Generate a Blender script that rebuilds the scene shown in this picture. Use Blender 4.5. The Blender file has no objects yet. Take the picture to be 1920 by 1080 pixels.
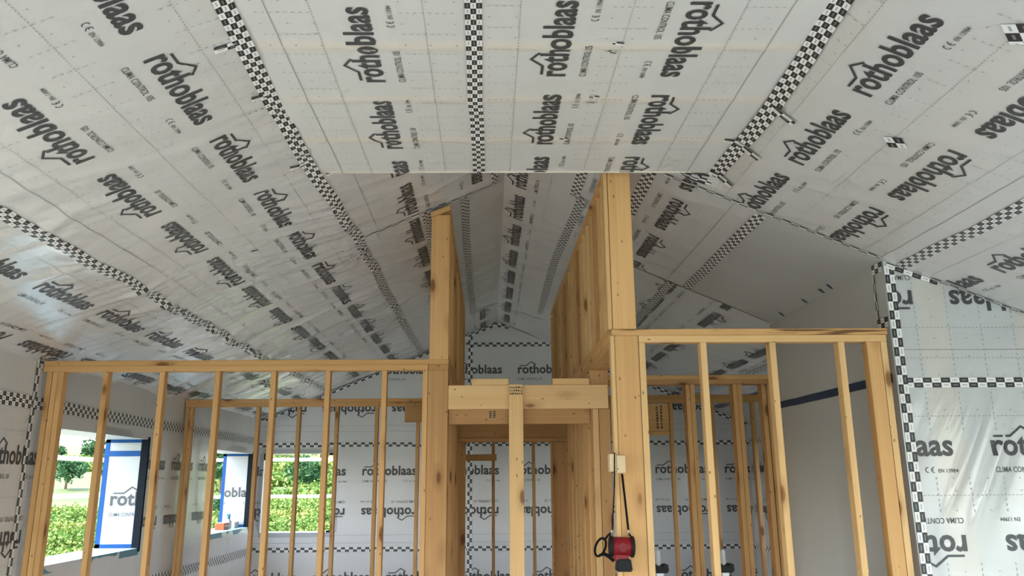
import bpy, bmesh, math, random
import numpy as np
from mathutils import Vector, Matrix, Quaternion

random.seed(7)
scene = bpy.context.scene
col = scene.collection
EYE = 1.57                       # camera height above the floor (m)

# ------------------------------------------------------------------ camera
F_PX, CY, PITCH, YAW, ROLL = 1869.6, 306.9, math.radians(17.672), math.radians(1.372), math.radians(0.415)
cam_data = bpy.data.cameras.new('camera')
cam_data.sensor_width = 36.0
cam_data.lens = F_PX / 1920 * 36.0
cam_data.shift_y = (CY - 540) / 1920
cam_data.clip_end = 1000
cam = bpy.data.objects.new('camera', cam_data)
col.objects.link(cam)
_h = Vector((math.sin(YAW), math.cos(YAW), 0))
R0 = Vector((math.cos(YAW), -math.sin(YAW), 0))
F0 = _h * math.cos(PITCH) + Vector((0, 0, math.sin(PITCH)))
U0 = -_h * math.sin(PITCH) + Vector((0, 0, math.cos(PITCH)))
RT = R0 * math.cos(ROLL) - U0 * math.sin(ROLL)
UP = R0 * math.sin(ROLL) + U0 * math.cos(ROLL)
m = Matrix((RT, UP, -F0)).transposed().to_4x4()
m.translation = Vector((0, 0, EYE))
cam.matrix_world = m
scene.camera = cam

# ------------------------------------------------------------------ world, sun, daylight, exposure
world = bpy.data.worlds.new('world')
scene.world = world
world.use_nodes = True
wn = world.node_tree
bg = wn.nodes['Background']
sky = wn.nodes.new('ShaderNodeTexSky')
sky.sky_type = 'NISHITA'
sky.sun_disc = False
sky.sun_elevation = math.radians(52)
sky.sun_rotation = math.radians(270)
sky.air_density = 1.0
sky.dust_density = 1.5
hs = wn.nodes.new('ShaderNodeHueSaturation')      # hazy summer sky
hs.inputs['Saturation'].default_value = 0.6
wn.links.new(sky.outputs[0], hs.inputs['Color'])
wn.links.new(hs.outputs[0], bg.inputs[0])
bg.inputs[1].default_value = 1.45

sun_d = bpy.data.lights.new('sun', 'SUN')
sun_d.energy = 14.0
sun_d.angle = math.radians(1.0)
sun_d.color = (1.0, 0.95, 0.86)
sun = bpy.data.objects.new('sun', sun_d)
sun.rotation_euler = Vector((0.50, -0.05, -0.86)).to_track_quat('-Z', 'Y').to_euler()
col.objects.link(sun)

def area(name, loc, rot, sx, sy, power, color):
    d = bpy.data.lights.new(name, 'AREA')
    d.shape = 'RECTANGLE'
    d.size, d.size_y, d.energy, d.color = sx, sy, power, color
    o = bpy.data.objects.new(name, d)
    o.location = loc
    o.rotation_euler = rot
    col.objects.link(o)
    return o
# area lamp boosts daylight from behind; right and left fill lamps added at invented openings
area('daylight_back_opening', (0.6, -2.42, 1.25), (math.radians(90), 0, 0), 6.4, 2.1, 104, (0.93, 0.97, 1.0))
area('added_fill_right', (4.5, 2.4, 1.15), (math.radians(90), 0, math.radians(90)), 3.4, 1.5, 20, (0.9, 0.96, 1.0))
area('added_fill_left', (-3.55, 4.0, 1.5), (math.radians(90), 0, math.radians(-90)), 3.0, 1.1, 14, (0.97, 0.98, 1.0))

vs = scene.view_settings
vs.view_transform = 'Standard'
vs.look = 'None'
vs.exposure = 0.45
vs.gamma = 1.0
vs.use_curve_mapping = False

# ------------------------------------------------------------------ helpers: materials
def new_mat(name):
    mt = bpy.data.materials.new(name)
    mt.use_nodes = True
    nt = mt.node_tree
    return mt, nt, nt.nodes['Principled BSDF']

def nd(nt, typ, **kw):
    n = nt.nodes.new(typ)
    for k, v in kw.items():
        setattr(n, k, v)
    return n

def mix_rgb(nt, fac, a, b, blend='MIX'):
    n = nd(nt, 'ShaderNodeMix', data_type='RGBA', blend_type=blend)
    for sock, val in ((n.inputs[0], fac), (n.inputs[6], a), (n.inputs[7], b)):
        if hasattr(val, 'is_linked') or hasattr(val, 'links'):
            nt.links.new(val, sock)
        elif isinstance(val, (int, float)):
            sock.default_value = val
        else:
            sock.default_value = (*val, 1)
    return n.outputs[2]

def math_n(nt, op, a, b=None, c=None):
    n = nd(nt, 'ShaderNodeMath', operation=op)
    for i, v in enumerate((a, b, c)):
        if v is None:
            continue
        if isinstance(v, (int, float)):
            n.inputs[i].default_value = v
        else:
            nt.links.new(v, n.inputs[i])
    return n.outputs[0]

def noise_n(nt, vec, scale, detail=2.0, rough=0.5):
    n = nd(nt, 'ShaderNodeTexNoise')
    n.inputs['Scale'].default_value = scale
    n.inputs['Detail'].default_value = detail
    n.inputs['Roughness'].default_value = rough
    if vec is not None:
        nt.links.new(vec, n.inputs['Vector'])
    return n.outputs['Fac']

def ramp_n(nt, fac, stops):
    n = nd(nt, 'ShaderNodeValToRGB')
    el = n.color_ramp.elements
    while len(el) < len(stops):
        el.new(0.5)
    for e, (p, c) in zip(el, stops):
        e.position = p
        e.color = (*c, 1) if len(c) == 3 else c
    nt.links.new(fac, n.inputs[0])
    return n.outputs[0]

def scaled(nt, vec, s):
    n = nd(nt, 'ShaderNodeMapping')
    n.inputs['Scale'].default_value = s
    nt.links.new(vec, n.inputs['Vector'])
    return n.outputs[0]

def flat_mat(name, color, rough=0.6, metal=0.0, spec=0.5):
    mt, nt, b = new_mat(name)
    tc = nd(nt, 'ShaderNodeTexCoord')
    f = noise_n(nt, tc.outputs['Object'], 30, 3)
    c2 = tuple(min(1, c * 1.12) for c in color)
    c1 = tuple(c * 0.88 for c in color)
    nt.links.new(mix_rgb(nt, f, c1, c2), b.inputs['Base Color'])
    b.inputs['Roughness'].default_value = rough
    b.inputs['Metallic'].default_value = metal
    b.inputs['Specular IOR Level'].default_value = spec
    return mt

def membrane_mat(name, color, rough, bands=None, bump=0.35, spec=0.55):
    """Vapour barrier sheet: pale grey, satin, faint mottling and fine crinkle.
    bands = (axis, period, offset, width): battens that show through the thin sheet."""
    mt, nt, b = new_mat(name)
    tc = nd(nt, 'ShaderNodeTexCoord')
    ob = tc.outputs['Object']
    n1 = noise_n(nt, ob, 1.6, 4, 0.6)
    n2 = noise_n(nt, ob, 55, 3, 0.6)
    c = mix_rgb(nt, n1, tuple(k * 0.93 for k in color), tuple(min(1, k * 1.05) for k in color))
    c = mix_rgb(nt, math_n(nt, 'MULTIPLY', n2, 0.10), c, tuple(k * 0.75 for k in color))
    if bands:
        ax, per, off, wd = bands
        sx = nd(nt, 'ShaderNodeSeparateXYZ')
        nt.links.new(ob, sx.inputs[0])
        v = math_n(nt, 'FRACT', math_n(nt, 'DIVIDE', math_n(nt, 'SUBTRACT', sx.outputs[ax], off), per))
        dist = math_n(nt, 'ABSOLUTE', math_n(nt, 'SUBTRACT', v, 0.5))
        mr = nd(nt, 'ShaderNodeMapRange', interpolation_type='SMOOTHSTEP')
        nt.links.new(dist, mr.inputs['Value'])
        mr.inputs['From Min'].default_value = wd / per * 0.5
        mr.inputs['From Max'].default_value = wd / per * 0.9
        mr.inputs['To Min'].default_value = 0.55
        mr.inputs['To Max'].default_value = 0.0
        warm = (color[0] * 1.08, color[1] * 0.98, color[2] * 0.85)
        c = mix_rgb(nt, mr.outputs[0], c, warm)
    nt.links.new(c, b.inputs['Base Color'])
    b.inputs['Roughness'].default_value = rough
    b.inputs['Specular IOR Level'].default_value = spec
    bp = nd(nt, 'ShaderNodeBump')
    bp.inputs['Strength'].default_value = bump
    bp.inputs['Distance'].default_value = 0.004
    n3 = noise_n(nt, ob, 9, 5, 0.62)
    nt.links.new(math_n(nt, 'ADD', n3, math_n(nt, 'MULTIPLY', n2, 0.15)), bp.inputs['Height'])
    nt.links.new(bp.outputs[0], b.inputs['Normal'])
    return mt

def wood_mat(name, light, dark, knots=True, stain=None):
    mt, nt, b = new_mat(name)
    tc = nd(nt, 'ShaderNodeTexCoord')
    oi = nd(nt, 'ShaderNodeObjectInfo')
    va = nd(nt, 'ShaderNodeVectorMath', operation='ADD')
    nt.links.new(tc.outputs['Object'], va.inputs[0])
    cmb = nd(nt, 'ShaderNodeCombineXYZ')
    r = oi.outputs['Random']
    nt.links.new(math_n(nt, 'MULTIPLY', r, 37.0), cmb.inputs[0])
    nt.links.new(math_n(nt, 'MULTIPLY', r, 91.0), cmb.inputs[1])
    nt.links.new(math_n(nt, 'MULTIPLY', r, 53.0), cmb.inputs[2])
    nt.links.new(cmb.outputs[0], va.inputs[1])
    v = va.outputs[0]
    grain = noise_n(nt, scaled(nt, v, (55, 55, 1.1)), 1.0, 4, 0.6)
    broad = noise_n(nt, scaled(nt, v, (9, 9, 0.5)), 1.0, 3, 0.5)
    f = math_n(nt, 'ADD', math_n(nt, 'MULTIPLY', grain, 0.5), math_n(nt, 'MULTIPLY', broad, 0.5))
    c = ramp_n(nt, f, [(0.32, dark), (0.5, tuple((a + b_) / 2 for a, b_ in zip(light, dark))), (0.68, light)])
    # board-to-board tone
    c = mix_rgb(nt, math_n(nt, 'MULTIPLY', r, 0.45), c, tuple(k * 0.72 for k in dark))
    if knots:
        vo = nd(nt, 'ShaderNodeTexVoronoi')
        vo.inputs['Scale'].default_value = 1.0
        nt.links.new(scaled(nt, v, (6.2, 6.2, 2.5)), vo.inputs['Vector'])
        d = vo.outputs['Distance']
        ring = ramp_n(nt, d, [(0.0, (1, 1, 1)), (0.10, (0.9, 0.9, 0.9)), (0.15, (0.30, 0.30, 0.30)), (0.32, (0, 0, 0))])
        c = mix_rgb(nt, ring, c, (dark[0] * 0.32, dark[1] * 0.22, dark[2] * 0.15))
        vo2 = nd(nt, 'ShaderNodeTexVoronoi')
        vo2.inputs['Scale'].default_value = 1.0
        nt.links.new(scaled(nt, v, (19, 19, 9.0)), vo2.inputs['Vector'])
        dot = ramp_n(nt, vo2.outputs['Distance'], [(0.0, (1, 1, 1)), (0.075, (1, 1, 1)), (0.105, (0, 0, 0))])
        c = mix_rgb(nt, math_n(nt, 'MULTIPLY', dot, 0.7), c, (0.05, 0.03, 0.015))
    if stain:
        sf = noise_n(nt, scaled(nt, v, (45, 45, 1.6)), 1.0, 3, 0.6)
        sm = ramp_n(nt, sf, [(0.54, (0, 0, 0)), (0.60, (1, 1, 1))])
        c = mix_rgb(nt, math_n(nt, 'MULTIPLY', sm, 0.85), c, stain)
    nt.links.new(c, b.inputs['Base Color'])
    b.inputs['Roughness'].default_value = 0.62
    b.inputs['Specular IOR Level'].default_value = 0.3
    bp = nd(nt, 'ShaderNodeBump')
    bp.inputs['Strength'].default_value = 0.25
    bp.inputs['Distance'].default_value = 0.002
    nt.links.new(grain, bp.inputs['Height'])
    nt.links.new(bp.outputs[0], b.inputs['Normal'])
    return mt

def tape_mat(name, rows, block):
    """Chequered tape; uv.x in metres along the strip, uv.y 0..1 across."""
    mt, nt, b = new_mat(name)
    uv = nd(nt, 'ShaderNodeUVMap')
    sx = nd(nt, 'ShaderNodeSeparateXYZ')
    nt.links.new(uv.outputs[0], sx.inputs[0])
    u = math_n(nt, 'DIVIDE', sx.outputs[0], block)
    v = math_n(nt, 'MULTIPLY', sx.outputs[1], rows)
    par = math_n(nt, 'MODULO', math_n(nt, 'ADD', math_n(nt, 'FLOOR', u), math_n(nt, 'FLOOR', v)), 2.0)
    par = math_n(nt, 'GREATER_THAN', math_n(nt, 'ABSOLUTE', par), 0.5)
    fu = math_n(nt, 'ABSOLUTE', math_n(nt, 'SUBTRACT', math_n(nt, 'FRACT', u), 0.5))
    fv = math_n(nt, 'ABSOLUTE', math_n(nt, 'SUBTRACT', math_n(nt, 'FRACT', v), 0.5))
    bar = math_n(nt, 'MULTIPLY', math_n(nt, 'LESS_THAN', fu, 0.28), math_n(nt, 'LESS_THAN', fv, 0.11))
    white = mix_rgb(nt, math_n(nt, 'MULTIPLY', bar, 0.65), (0.80, 0.80, 0.79), (0.2, 0.2, 0.2))
    black = mix_rgb(nt, math_n(nt, 'MULTIPLY', bar, 0.35), (0.018, 0.02, 0.022), (0.5, 0.5, 0.5))
    nt.links.new(mix_rgb(nt, par, white, black), b.inputs['Base Color'])
    b.inputs['Roughness'].default_value = 0.4
    return mt

M = {}
M['sheet'] = membrane_mat('vapour_membrane', (0.625, 0.62, 0.605), 0.25, bump=0.45, spec=1.0)
M['sheet_flat'] = membrane_mat('vapour_membrane_flat', (0.655, 0.65, 0.63), 0.40, bands=(1, 0.625, 3.66, 0.075), bump=0.3)
M['sheet_wall'] = membrane_mat('vapour_membrane_wall', (0.63, 0.635, 0.635), 0.27, bump=0.45, spec=0.9)
M['sheet_right'] = membrane_mat('vapour_membrane_right', (0.51, 0.53, 0.535), 0.21, bands=(0, 0.61, 2.43, 0.13), bump=0.25, spec=1.0)
M['sheet_back'] = membrane_mat('membrane_reverse', (0.49, 0.495, 0.475), 0.5, bump=0.4)
M['sheet_white'] = membrane_mat('membrane_reveal', (0.40, 0.415, 0.43), 0.5, bump=0.3)
M['print'] = flat_mat('printed_ink', (0.05, 0.052, 0.055), 0.4)
M['print_thin'] = flat_mat('printed_ink_fine', (0.30, 0.30, 0.29), 0.5)
M['tape3'] = tape_mat('chequer_tape_three_rows', 3, 0.050)
M['tape2'] = tape_mat('chequer_tape_two_rows', 2, 0.056)
M['blue'] = flat_mat('dark_blue_tape', (0.006, 0.032, 0.085), 0.5)
M['blue2'] = flat_mat('blue_tape', (0.010, 0.07, 0.24), 0.6, 0.0, 0.2)
M['blacktape'] = flat_mat('black_seal_strip', (0.010, 0.013, 0.018), 0.85, 0.0, 0.12)
M['pale_blue'] = flat_mat('pale_blue_sheet', (0.10, 0.24, 0.32), 0.6)
M['wood'] = wood_mat('pine_lumber', (0.70, 0.425, 0.185), (0.56, 0.305, 0.110))
M['wood_brown'] = wood_mat('brown_lumber', (0.54, 0.315, 0.130), (0.41, 0.21, 0.076))
M['wood_pale'] = wood_mat('pale_lumber', (0.74, 0.50, 0.245), (0.63, 0.385, 0.160))
M['wood_stain'] = wood_mat('stained_plate', (0.70, 0.425, 0.185), (0.56, 0.305, 0.110), stain=(0.08, 0.03, 0.012))
M['wood_white'] = wood_mat('pale_end_grain', (0.78, 0.62, 0.40), (0.66, 0.49, 0.29))
M['floor'] = wood_mat('subfloor_board', (0.64, 0.61, 0.57), (0.56, 0.53, 0.49), knots=False)
M['ink_wood'] = flat_mat('lumber_stamp_ink', (0.05, 0.04, 0.03), 0.7)

# ------------------------------------------------------------------ helpers: objects
def tag(o, label=None, cat=None, group=None, kind=None):
    if label: o['label'] = label
    if cat: o['category'] = cat
    if group: o['group'] = group
    if kind: o['kind'] = kind
    return o

def link(name, me, mat=None, parent=None, loc=None):
    o = bpy.data.objects.new(name, me)
    if mat is not None and me is not None and not me.materials:
        for mt in (mat if isinstance(mat, (list, tuple)) else [mat]):
            me.materials.append(mt)
    col.objects.link(o)
    if parent is not None:
        o.parent = parent
    if loc is not None:
        o.location = Vector(loc) - (parent.location if parent is not None else Vector())
    elif parent is not None:
        o.location = -parent.location
    return o

def empty(name, loc):
    o = bpy.data.objects.new(name, None)
    o.empty_display_size = 0.1
    o.location = loc
    col.objects.link(o)
    return o

def mesh_from(name, verts, faces, smooth=False):
    me = bpy.data.meshes.new(name)
    me.from_pydata([tuple(v) for v in verts], [], [tuple(f) for f in faces])
    if smooth:
        me.polygons.foreach_set('use_smooth', [True] * len(me.polygons))
    me.update()
    return me

_box_cache = {}
def board_mesh(w, d, l, mat, bev=0.003):
    key = (round(w, 4), round(d, 4), round(l, 4), mat.name, bev)
    if key in _box_cache:
        return _box_cache[key]
    bm = bmesh.new()
    bmesh.ops.create_cube(bm, size=1.0)
    for v in bm.verts:
        v.co = Vector((v.co.x * w, v.co.y * d, v.co.z * l))
    if bev:
        bmesh.ops.bevel(bm, geom=list(bm.edges), offset=min(bev, w * .3, d * .3, l * .3), segments=1, affect='EDGES')
    me = bpy.data.meshes.new('board')
    bm.to_mesh(me)
    bm.free()
    me.materials.append(mat)
    _box_cache[key] = me
    return me

def board(name, parent, x0, x1, y0, y1, z0, z1, mat='wood', bev=0.003, tilt=0.0):
    """Timber: grain (local z) runs along the longest side. z is relative to the eye."""
    dx, dy, dz = x1 - x0, y1 - y0, z1 - z0
    c = Vector(((x0 + x1) / 2, (y0 + y1) / 2, (z0 + z1) / 2 + EYE))
    if dz >= dx and dz >= dy:
        me, rot = board_mesh(dx, dy, dz, M[mat], bev), (0, 0, 0)
    elif dx >= dy:
        me, rot = board_mesh(dz, dy, dx, M[mat], bev), (0, math.radians(90), 0)
    else:
        me, rot = board_mesh(dx, dz, dy, M[mat], bev), (math.radians(90), 0, 0)
    o = link(name, me, None, parent, c)
    o.rotation_euler = rot
    if tilt:
        o.rotation_mode = 'QUATERNION'
        o.rotation_quaternion = Quaternion((0, 1, 0), tilt) @ Quaternion(o.rotation_euler.to_quaternion())
    return o

def bm_box(bm, x0, x1, y0, y1, z0, z1, mi=0):
    vs_ = [bm.verts.new((x, y, z)) for x in (x0, x1) for y in (y0, y1) for z in (z0, z1)]
    for f in ((0, 1, 3, 2), (4, 6, 7, 5), (0, 4, 5, 1), (2, 3, 7, 6), (0, 2, 6, 4), (1, 5, 7, 3)):
        fc = bm.faces.new([vs_[i] for i in f])
        fc.material_index = mi

def bm_obj(name, bm, mat, parent=None, smooth=False):
    bmesh.ops.recalc_face_normals(bm, faces=list(bm.faces))
    me = bpy.data.meshes.new(name)
    bm.to_mesh(me)
    bm.free()
    if smooth:
        me.polygons.foreach_set('use_smooth', [True] * len(me.polygons))
    return link(name, me, mat, parent)

def tube(name, pts, r, mat, parent=None, seg=8, flat=1.0):
    """Round (or flattened) tube through world points, closed ends."""
    pts = [Vector(p) for p in pts]
    bm = bmesh.new()
    rings = []
    n = len(pts)
    for i, p in enumerate(pts):
        t = (pts[min(i + 1, n - 1)] - pts[max(i - 1, 0)]).normalized()
        a = t.orthogonal() if abs(t.y) > 0.9 else t.cross(Vector((0, 1, 0)))
        a.normalize()
        b_ = t.cross(a).normalized()
        rr = r[i] if isinstance(r, (list, tuple)) else r
        rings.append([bm.verts.new(p + a * math.cos(k * 2 * math.pi / seg) * rr + b_ * math.sin(k * 2 * math.pi / seg) * rr * flat) for k in range(seg)])
    for i in range(n - 1):
        for k in range(seg):
            bm.faces.new((rings[i][k], rings[i][(k + 1) % seg], rings[i + 1][(k + 1) % seg], rings[i + 1][k]))
    bm.faces.new(rings[0][::-1])
    bm.faces.new(rings[-1])
    return bm_obj(name, bm, mat, parent, smooth=True)

# ------------------------------------------------------------------ sheets (curved membrane surfaces)
def vn(x, y, seed=0):
    x = np.asarray(x, float); y = np.asarray(y, float)
    ix, iy = np.floor(x), np.floor(y)
    fx, fy = x - ix, y - iy
    fx = fx * fx * fx * (fx * (fx * 6 - 15) + 10)
    fy = fy * fy * fy * (fy * (fy * 6 - 15) + 10)
    def hsh(a, b):
        s = np.sin(a * 127.1 + b * 311.7 + seed * 74.7) * 43758.5453
        return s - np.floor(s)
    return ((hsh(ix, iy) * (1 - fx) + hsh(ix + 1, iy) * fx) * (1 - fy)
            + (hsh(ix, iy + 1) * (1 - fx) + hsh(ix + 1, iy + 1) * fx) * fy)

def sstep(x, a, b):
    t = np.clip((np.asarray(x, float) - a) / (b - a), 0, 1)
    return t * t * (3 - 2 * t)

def ridge(n, p=3):
    return (1 - np.abs(2 * n - 1)) ** p

class Sheet:
    """Surface over parameters (a, b): a runs the way the print reads, b across it."""
    def __init__(self, pos, nrm, h, bs=1.0):
        self.pos, self.n, self.h, self.bs = pos, Vector(nrm).normalized(), h, bs
    def at(self, a, b, off=0.0):
        a = np.asarray(a, float); b = np.asarray(b, float)
        x, y, z = self.pos(a, b)
        d = self.h(a, b) + off
        return np.stack([x + self.n.x * d, y + self.n.y * d, z + EYE + self.n.z * d], -1)
    def grid(self, name, a0, a1, b0, b1, step_a, step_b, mats, holes=(), breaks_a=(), breaks_b=(), mat_fn=None, keep=None, kind='structure'):
        def axis(lo, hi, st, br):
            n = max(2, int(round((hi - lo) / st)) + 1)
            base = np.linspace(lo, hi, n)
            br = [q for q in br if lo < q < hi]
            base = np.array([q for q in base if all(abs(q - r) > st * 0.3 for r in br)] + list(br))
            return np.unique(base)
        ba = list(breaks_a); bb = list(breaks_b)
        for (p0, p1, q0, q1) in holes:
            ba += [p0, p1]; bb += [q0, q1]
        A = axis(a0, a1, step_a, ba); B = axis(b0, b1, step_b, bb)
        AA, BB = np.meshgrid(A, B, indexing='ij')
        V = self.at(AA.ravel(), BB.ravel())
        nb = len(B)
        ac = (A[:-1] + A[1:]) / 2; bc = (B[:-1] + B[1:]) / 2
        AC, BC = np.meshgrid(ac, bc, indexing='ij')
        ok = np.ones(AC.shape, bool)
        for (p0, p1, q0, q1) in holes:
            ok &= ~((AC > p0) & (AC < p1) & (BC > q0) & (BC < q1))
        if keep is not None:
            ok &= keep(AC, BC)
        I, J = np.nonzero(ok)
        base = I * nb + J
        F = np.stack([base, base + nb, base + nb + 1, base + 1], -1)
        me = bpy.data.meshes.new(name)
        me.vertices.add(len(V)); me.vertices.foreach_set('co', V.ravel())
        me.loops.add(F.size); me.loops.foreach_set('vertex_index', F.ravel().astype(np.int32))
        me.polygons.add(len(F)); me.polygons.foreach_set('loop_start', np.arange(0, F.size, 4, dtype=np.int32))
        me.polygons.foreach_set('use_smooth', np.ones(len(F), bool))
        if mat_fn is not None:
            me.polygons.foreach_set('material_index', mat_fn(AC[ok], BC[ok]).astype(np.int32))
        me.update(calc_edges=True)
        for mt in mats:
            me.materials.append(mt)
        o = link(name, me)
        if kind: o['kind'] = kind
        self.obj = o
        return o
    def tape(self, pts, width, mat, name='seam_tape', off=0.0055, step=0.05, u0=0.0, jag=0.0, seed=1):
        """Strip of tape along parameter-space points (a, b)."""
        P = np.array(pts, float)
        seg = np.hypot(np.diff(P[:, 0]), np.diff(P[:, 1] / self.bs))
        L = np.concatenate([[0], np.cumsum(seg)])
        n = max(2, int(L[-1] / step) + 1)
        s = np.linspace(0, L[-1], n)
        a = np.interp(s, L, P[:, 0]); b = np.interp(s, L, P[:, 1])
        if jag:
            w = jag * (vn(s * 1.7, 0 * s + seed * 3.1, seed) - 0.5) * 2 + jag * 0.5 * (vn(s * 5, 0 * s + seed, seed + 9) - 0.5)
        else:
            w = 0 * s
        ta = np.gradient(a); tb = np.gradient(b / self.bs)
        l = np.hypot(ta, tb); ta, tb = ta / l, tb / l
        na, nbv = -tb, ta
        rows = []
        K = 4
        for k in range(K):
            o_ = (k / (K - 1) - 0.5) * width + w
            rows.append(self.at(a + na * o_, b + nbv * o_ * self.bs, off))
        V = np.stack(rows, 1).reshape(-1, 3)
        F = [(i * K + k, (i + 1) * K + k, (i + 1) * K + k + 1, i * K + k + 1) for i in range(n - 1) for k in range(K - 1)]
        me = mesh_from(name, V, F, True)
        uvl = me.uv_layers.new(name='UVMap')
        ua = np.repeat(s + u0, K); va = np.tile(np.linspace(0, 1, K) * 0.998 + 0.001, n)
        li = np.empty(len(me.loops), np.int32); me.loops.foreach_get('vertex_index', li)
        uvl.data.foreach_set('uv', np.stack([ua[li], va[li]], -1).ravel())
        return link(name, me, mat, self.obj)

# --- print: logo, small texts
def text_mesh(body, bold=0.0, spacing=1.0):
    cu = bpy.data.curves.new('t', 'FONT')
    cu.body = body
    cu.size = 1.0
    cu.offset = bold
    cu.space_character = spacing
    cu.resolution_u = 3
    ob = bpy.data.objects.new('t', cu)
    col.objects.link(ob)
    dg = bpy.context.evaluated_depsgraph_get()
    me = ob.evaluated_get(dg).to_mesh()
    V = np.array([tuple(v.co)[:2] for v in me.vertices])
    F = [tuple(p.vertices) for p in me.polygons]
    ob.evaluated_get(dg).to_mesh_clear()
    bpy.data.objects.remove(ob)
    bpy.data.curves.remove(cu)
    return V, F

def fit(V, F, x0, x1, y_ref, y_val, ):
    V = V.copy()
    V[:, 0] = (V[:, 0] - V[:, 0].min()) / (V[:, 0].max() - V[:, 0].min()) * (x1 - x0) + x0
    V[:, 1] = V[:, 1] / y_ref * y_val
    return V, F

def stroke(pts, w):
    """Mitred polyline as quads."""
    P = [Vector(p) for p in pts]
    V, F = [], []
    for i, p in enumerate(P):
        d0 = (P[i] - P[i - 1]).normalized() if i > 0 else None
        d1 = (P[i + 1] - P[i]).normalized() if i < len(P) - 1 else None
        d0 = d0 or d1; d1 = d1 or d0
        n = Vector((-(d0 + d1).y, (d0 + d1).x)).normalized()
        k = w / 2 / max(0.3, n.dot(Vector((-d0.y, d0.x))))
        V += [tuple(p + n * k), tuple(p - n * k)]
    for i in range(len(P) - 1):
        F.append((2 * i, 2 * i + 1, 2 * i + 3, 2 * i + 2))
    return np.array(V), F

def merge(parts):
    VV, FF, o = [], [], 0
    for V, F in parts:
        VV.append(np.asarray(V)); FF += [tuple(i + o for i in f) for f in F]; o += len(V)
    return np.concatenate(VV), FF

XH = 0.084                                 # x-height of the big lettering
_v, _f = text_mesh('rothoblaas', 0.026, 1.03)
_xv, _ = text_mesh('x', 0.026)
_word = fit(_v, _f, 0, 0.767, _xv[:, 1].max(), XH)
_g = lambda pts, w: stroke(pts, w)
LOGO = merge([_word,
              _g([(0.022, 0.108), (0.120, 0.108), (0.195, 0.163), (0.265, 0.126)], 0.013)])
_cv, _cf = text_mesh('CLIMA CONTROL 105', 0.004, 1.05)
CLIMA = fit(_cv, _cf, 0, 0.35, _cv[:, 1].max(), 0.031)
CLIMA = (CLIMA[0] + np.array([0.0, -0.098]), CLIMA[1])
_ev, _ef = text_mesh('EN 13984', 0.006, 1.03)
EN = fit(_ev, _ef, 0, 0.115, _ev[:, 1].max(), 0.021)
EN = (EN[0] + np.array([0.665, -0.098]), EN[1])
def arc(cx, cy, r, a0, a1, n=10):
    return [(cx + r * math.cos(math.radians(a0 + (a1 - a0) * i / n)), cy + r * math.sin(math.radians(a0 + (a1 - a0) * i / n))) for i in range(n + 1)]
CE = merge([stroke(arc(0.603, -0.083, 0.0145, 80, 280), 0.0045),
            stroke(arc(0.638, -0.083, 0.0145, 80, 280), 0.0045),
            stroke([(0.624, -0.083), (0.636, -0.083)], 0.0045)])
SMALL = merge([CLIMA, EN, CE])

def dice(VF, sx, sy):
    """Cut flat lettering into small cells so that it can follow the folds of the sheet."""
    V, F = VF
    bm = bmesh.new()
    vs_ = [bm.verts.new((v[0], v[1], 0)) for v in V]
    for f in F:
        bm.faces.new([vs_[i] for i in f])
    for axis, st in ((0, sx), (1, sy)):
        lo, hi = V[:, axis].min(), V[:, axis].max()
        no = (1, 0, 0) if axis == 0 else (0, 1, 0)
        for q in np.arange(lo + st, hi, st):
            co = (q, 0, 0) if axis == 0 else (0, q, 0)
            bmesh.ops.bisect_plane(bm, geom=list(bm.verts) + list(bm.edges) + list(bm.faces), plane_co=co, plane_no=no)
    bm.verts.index_update()
    out = (np.array([tuple(v.co)[:2] for v in bm.verts]), [tuple(v.index for v in f.verts) for f in bm.faces])
    bm.free()
    return out
LOGO, SMALL = dice(LOGO, 0.032, 0.030), dice(SMALL, 0.06, 0.2)

def row_parts(rows, a_lo, a_hi):
    """rows: (base, rd, ud, phase). Places one logo each metre."""
    for (base, rd, ud, ph) in rows:
        k0 = math.floor(a_lo - ph) - 1
        k1 = math.ceil(a_hi - ph) + 1
        for k in range(k0, k1 + 1):
            yield base, rd, ud, ph + k

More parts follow.
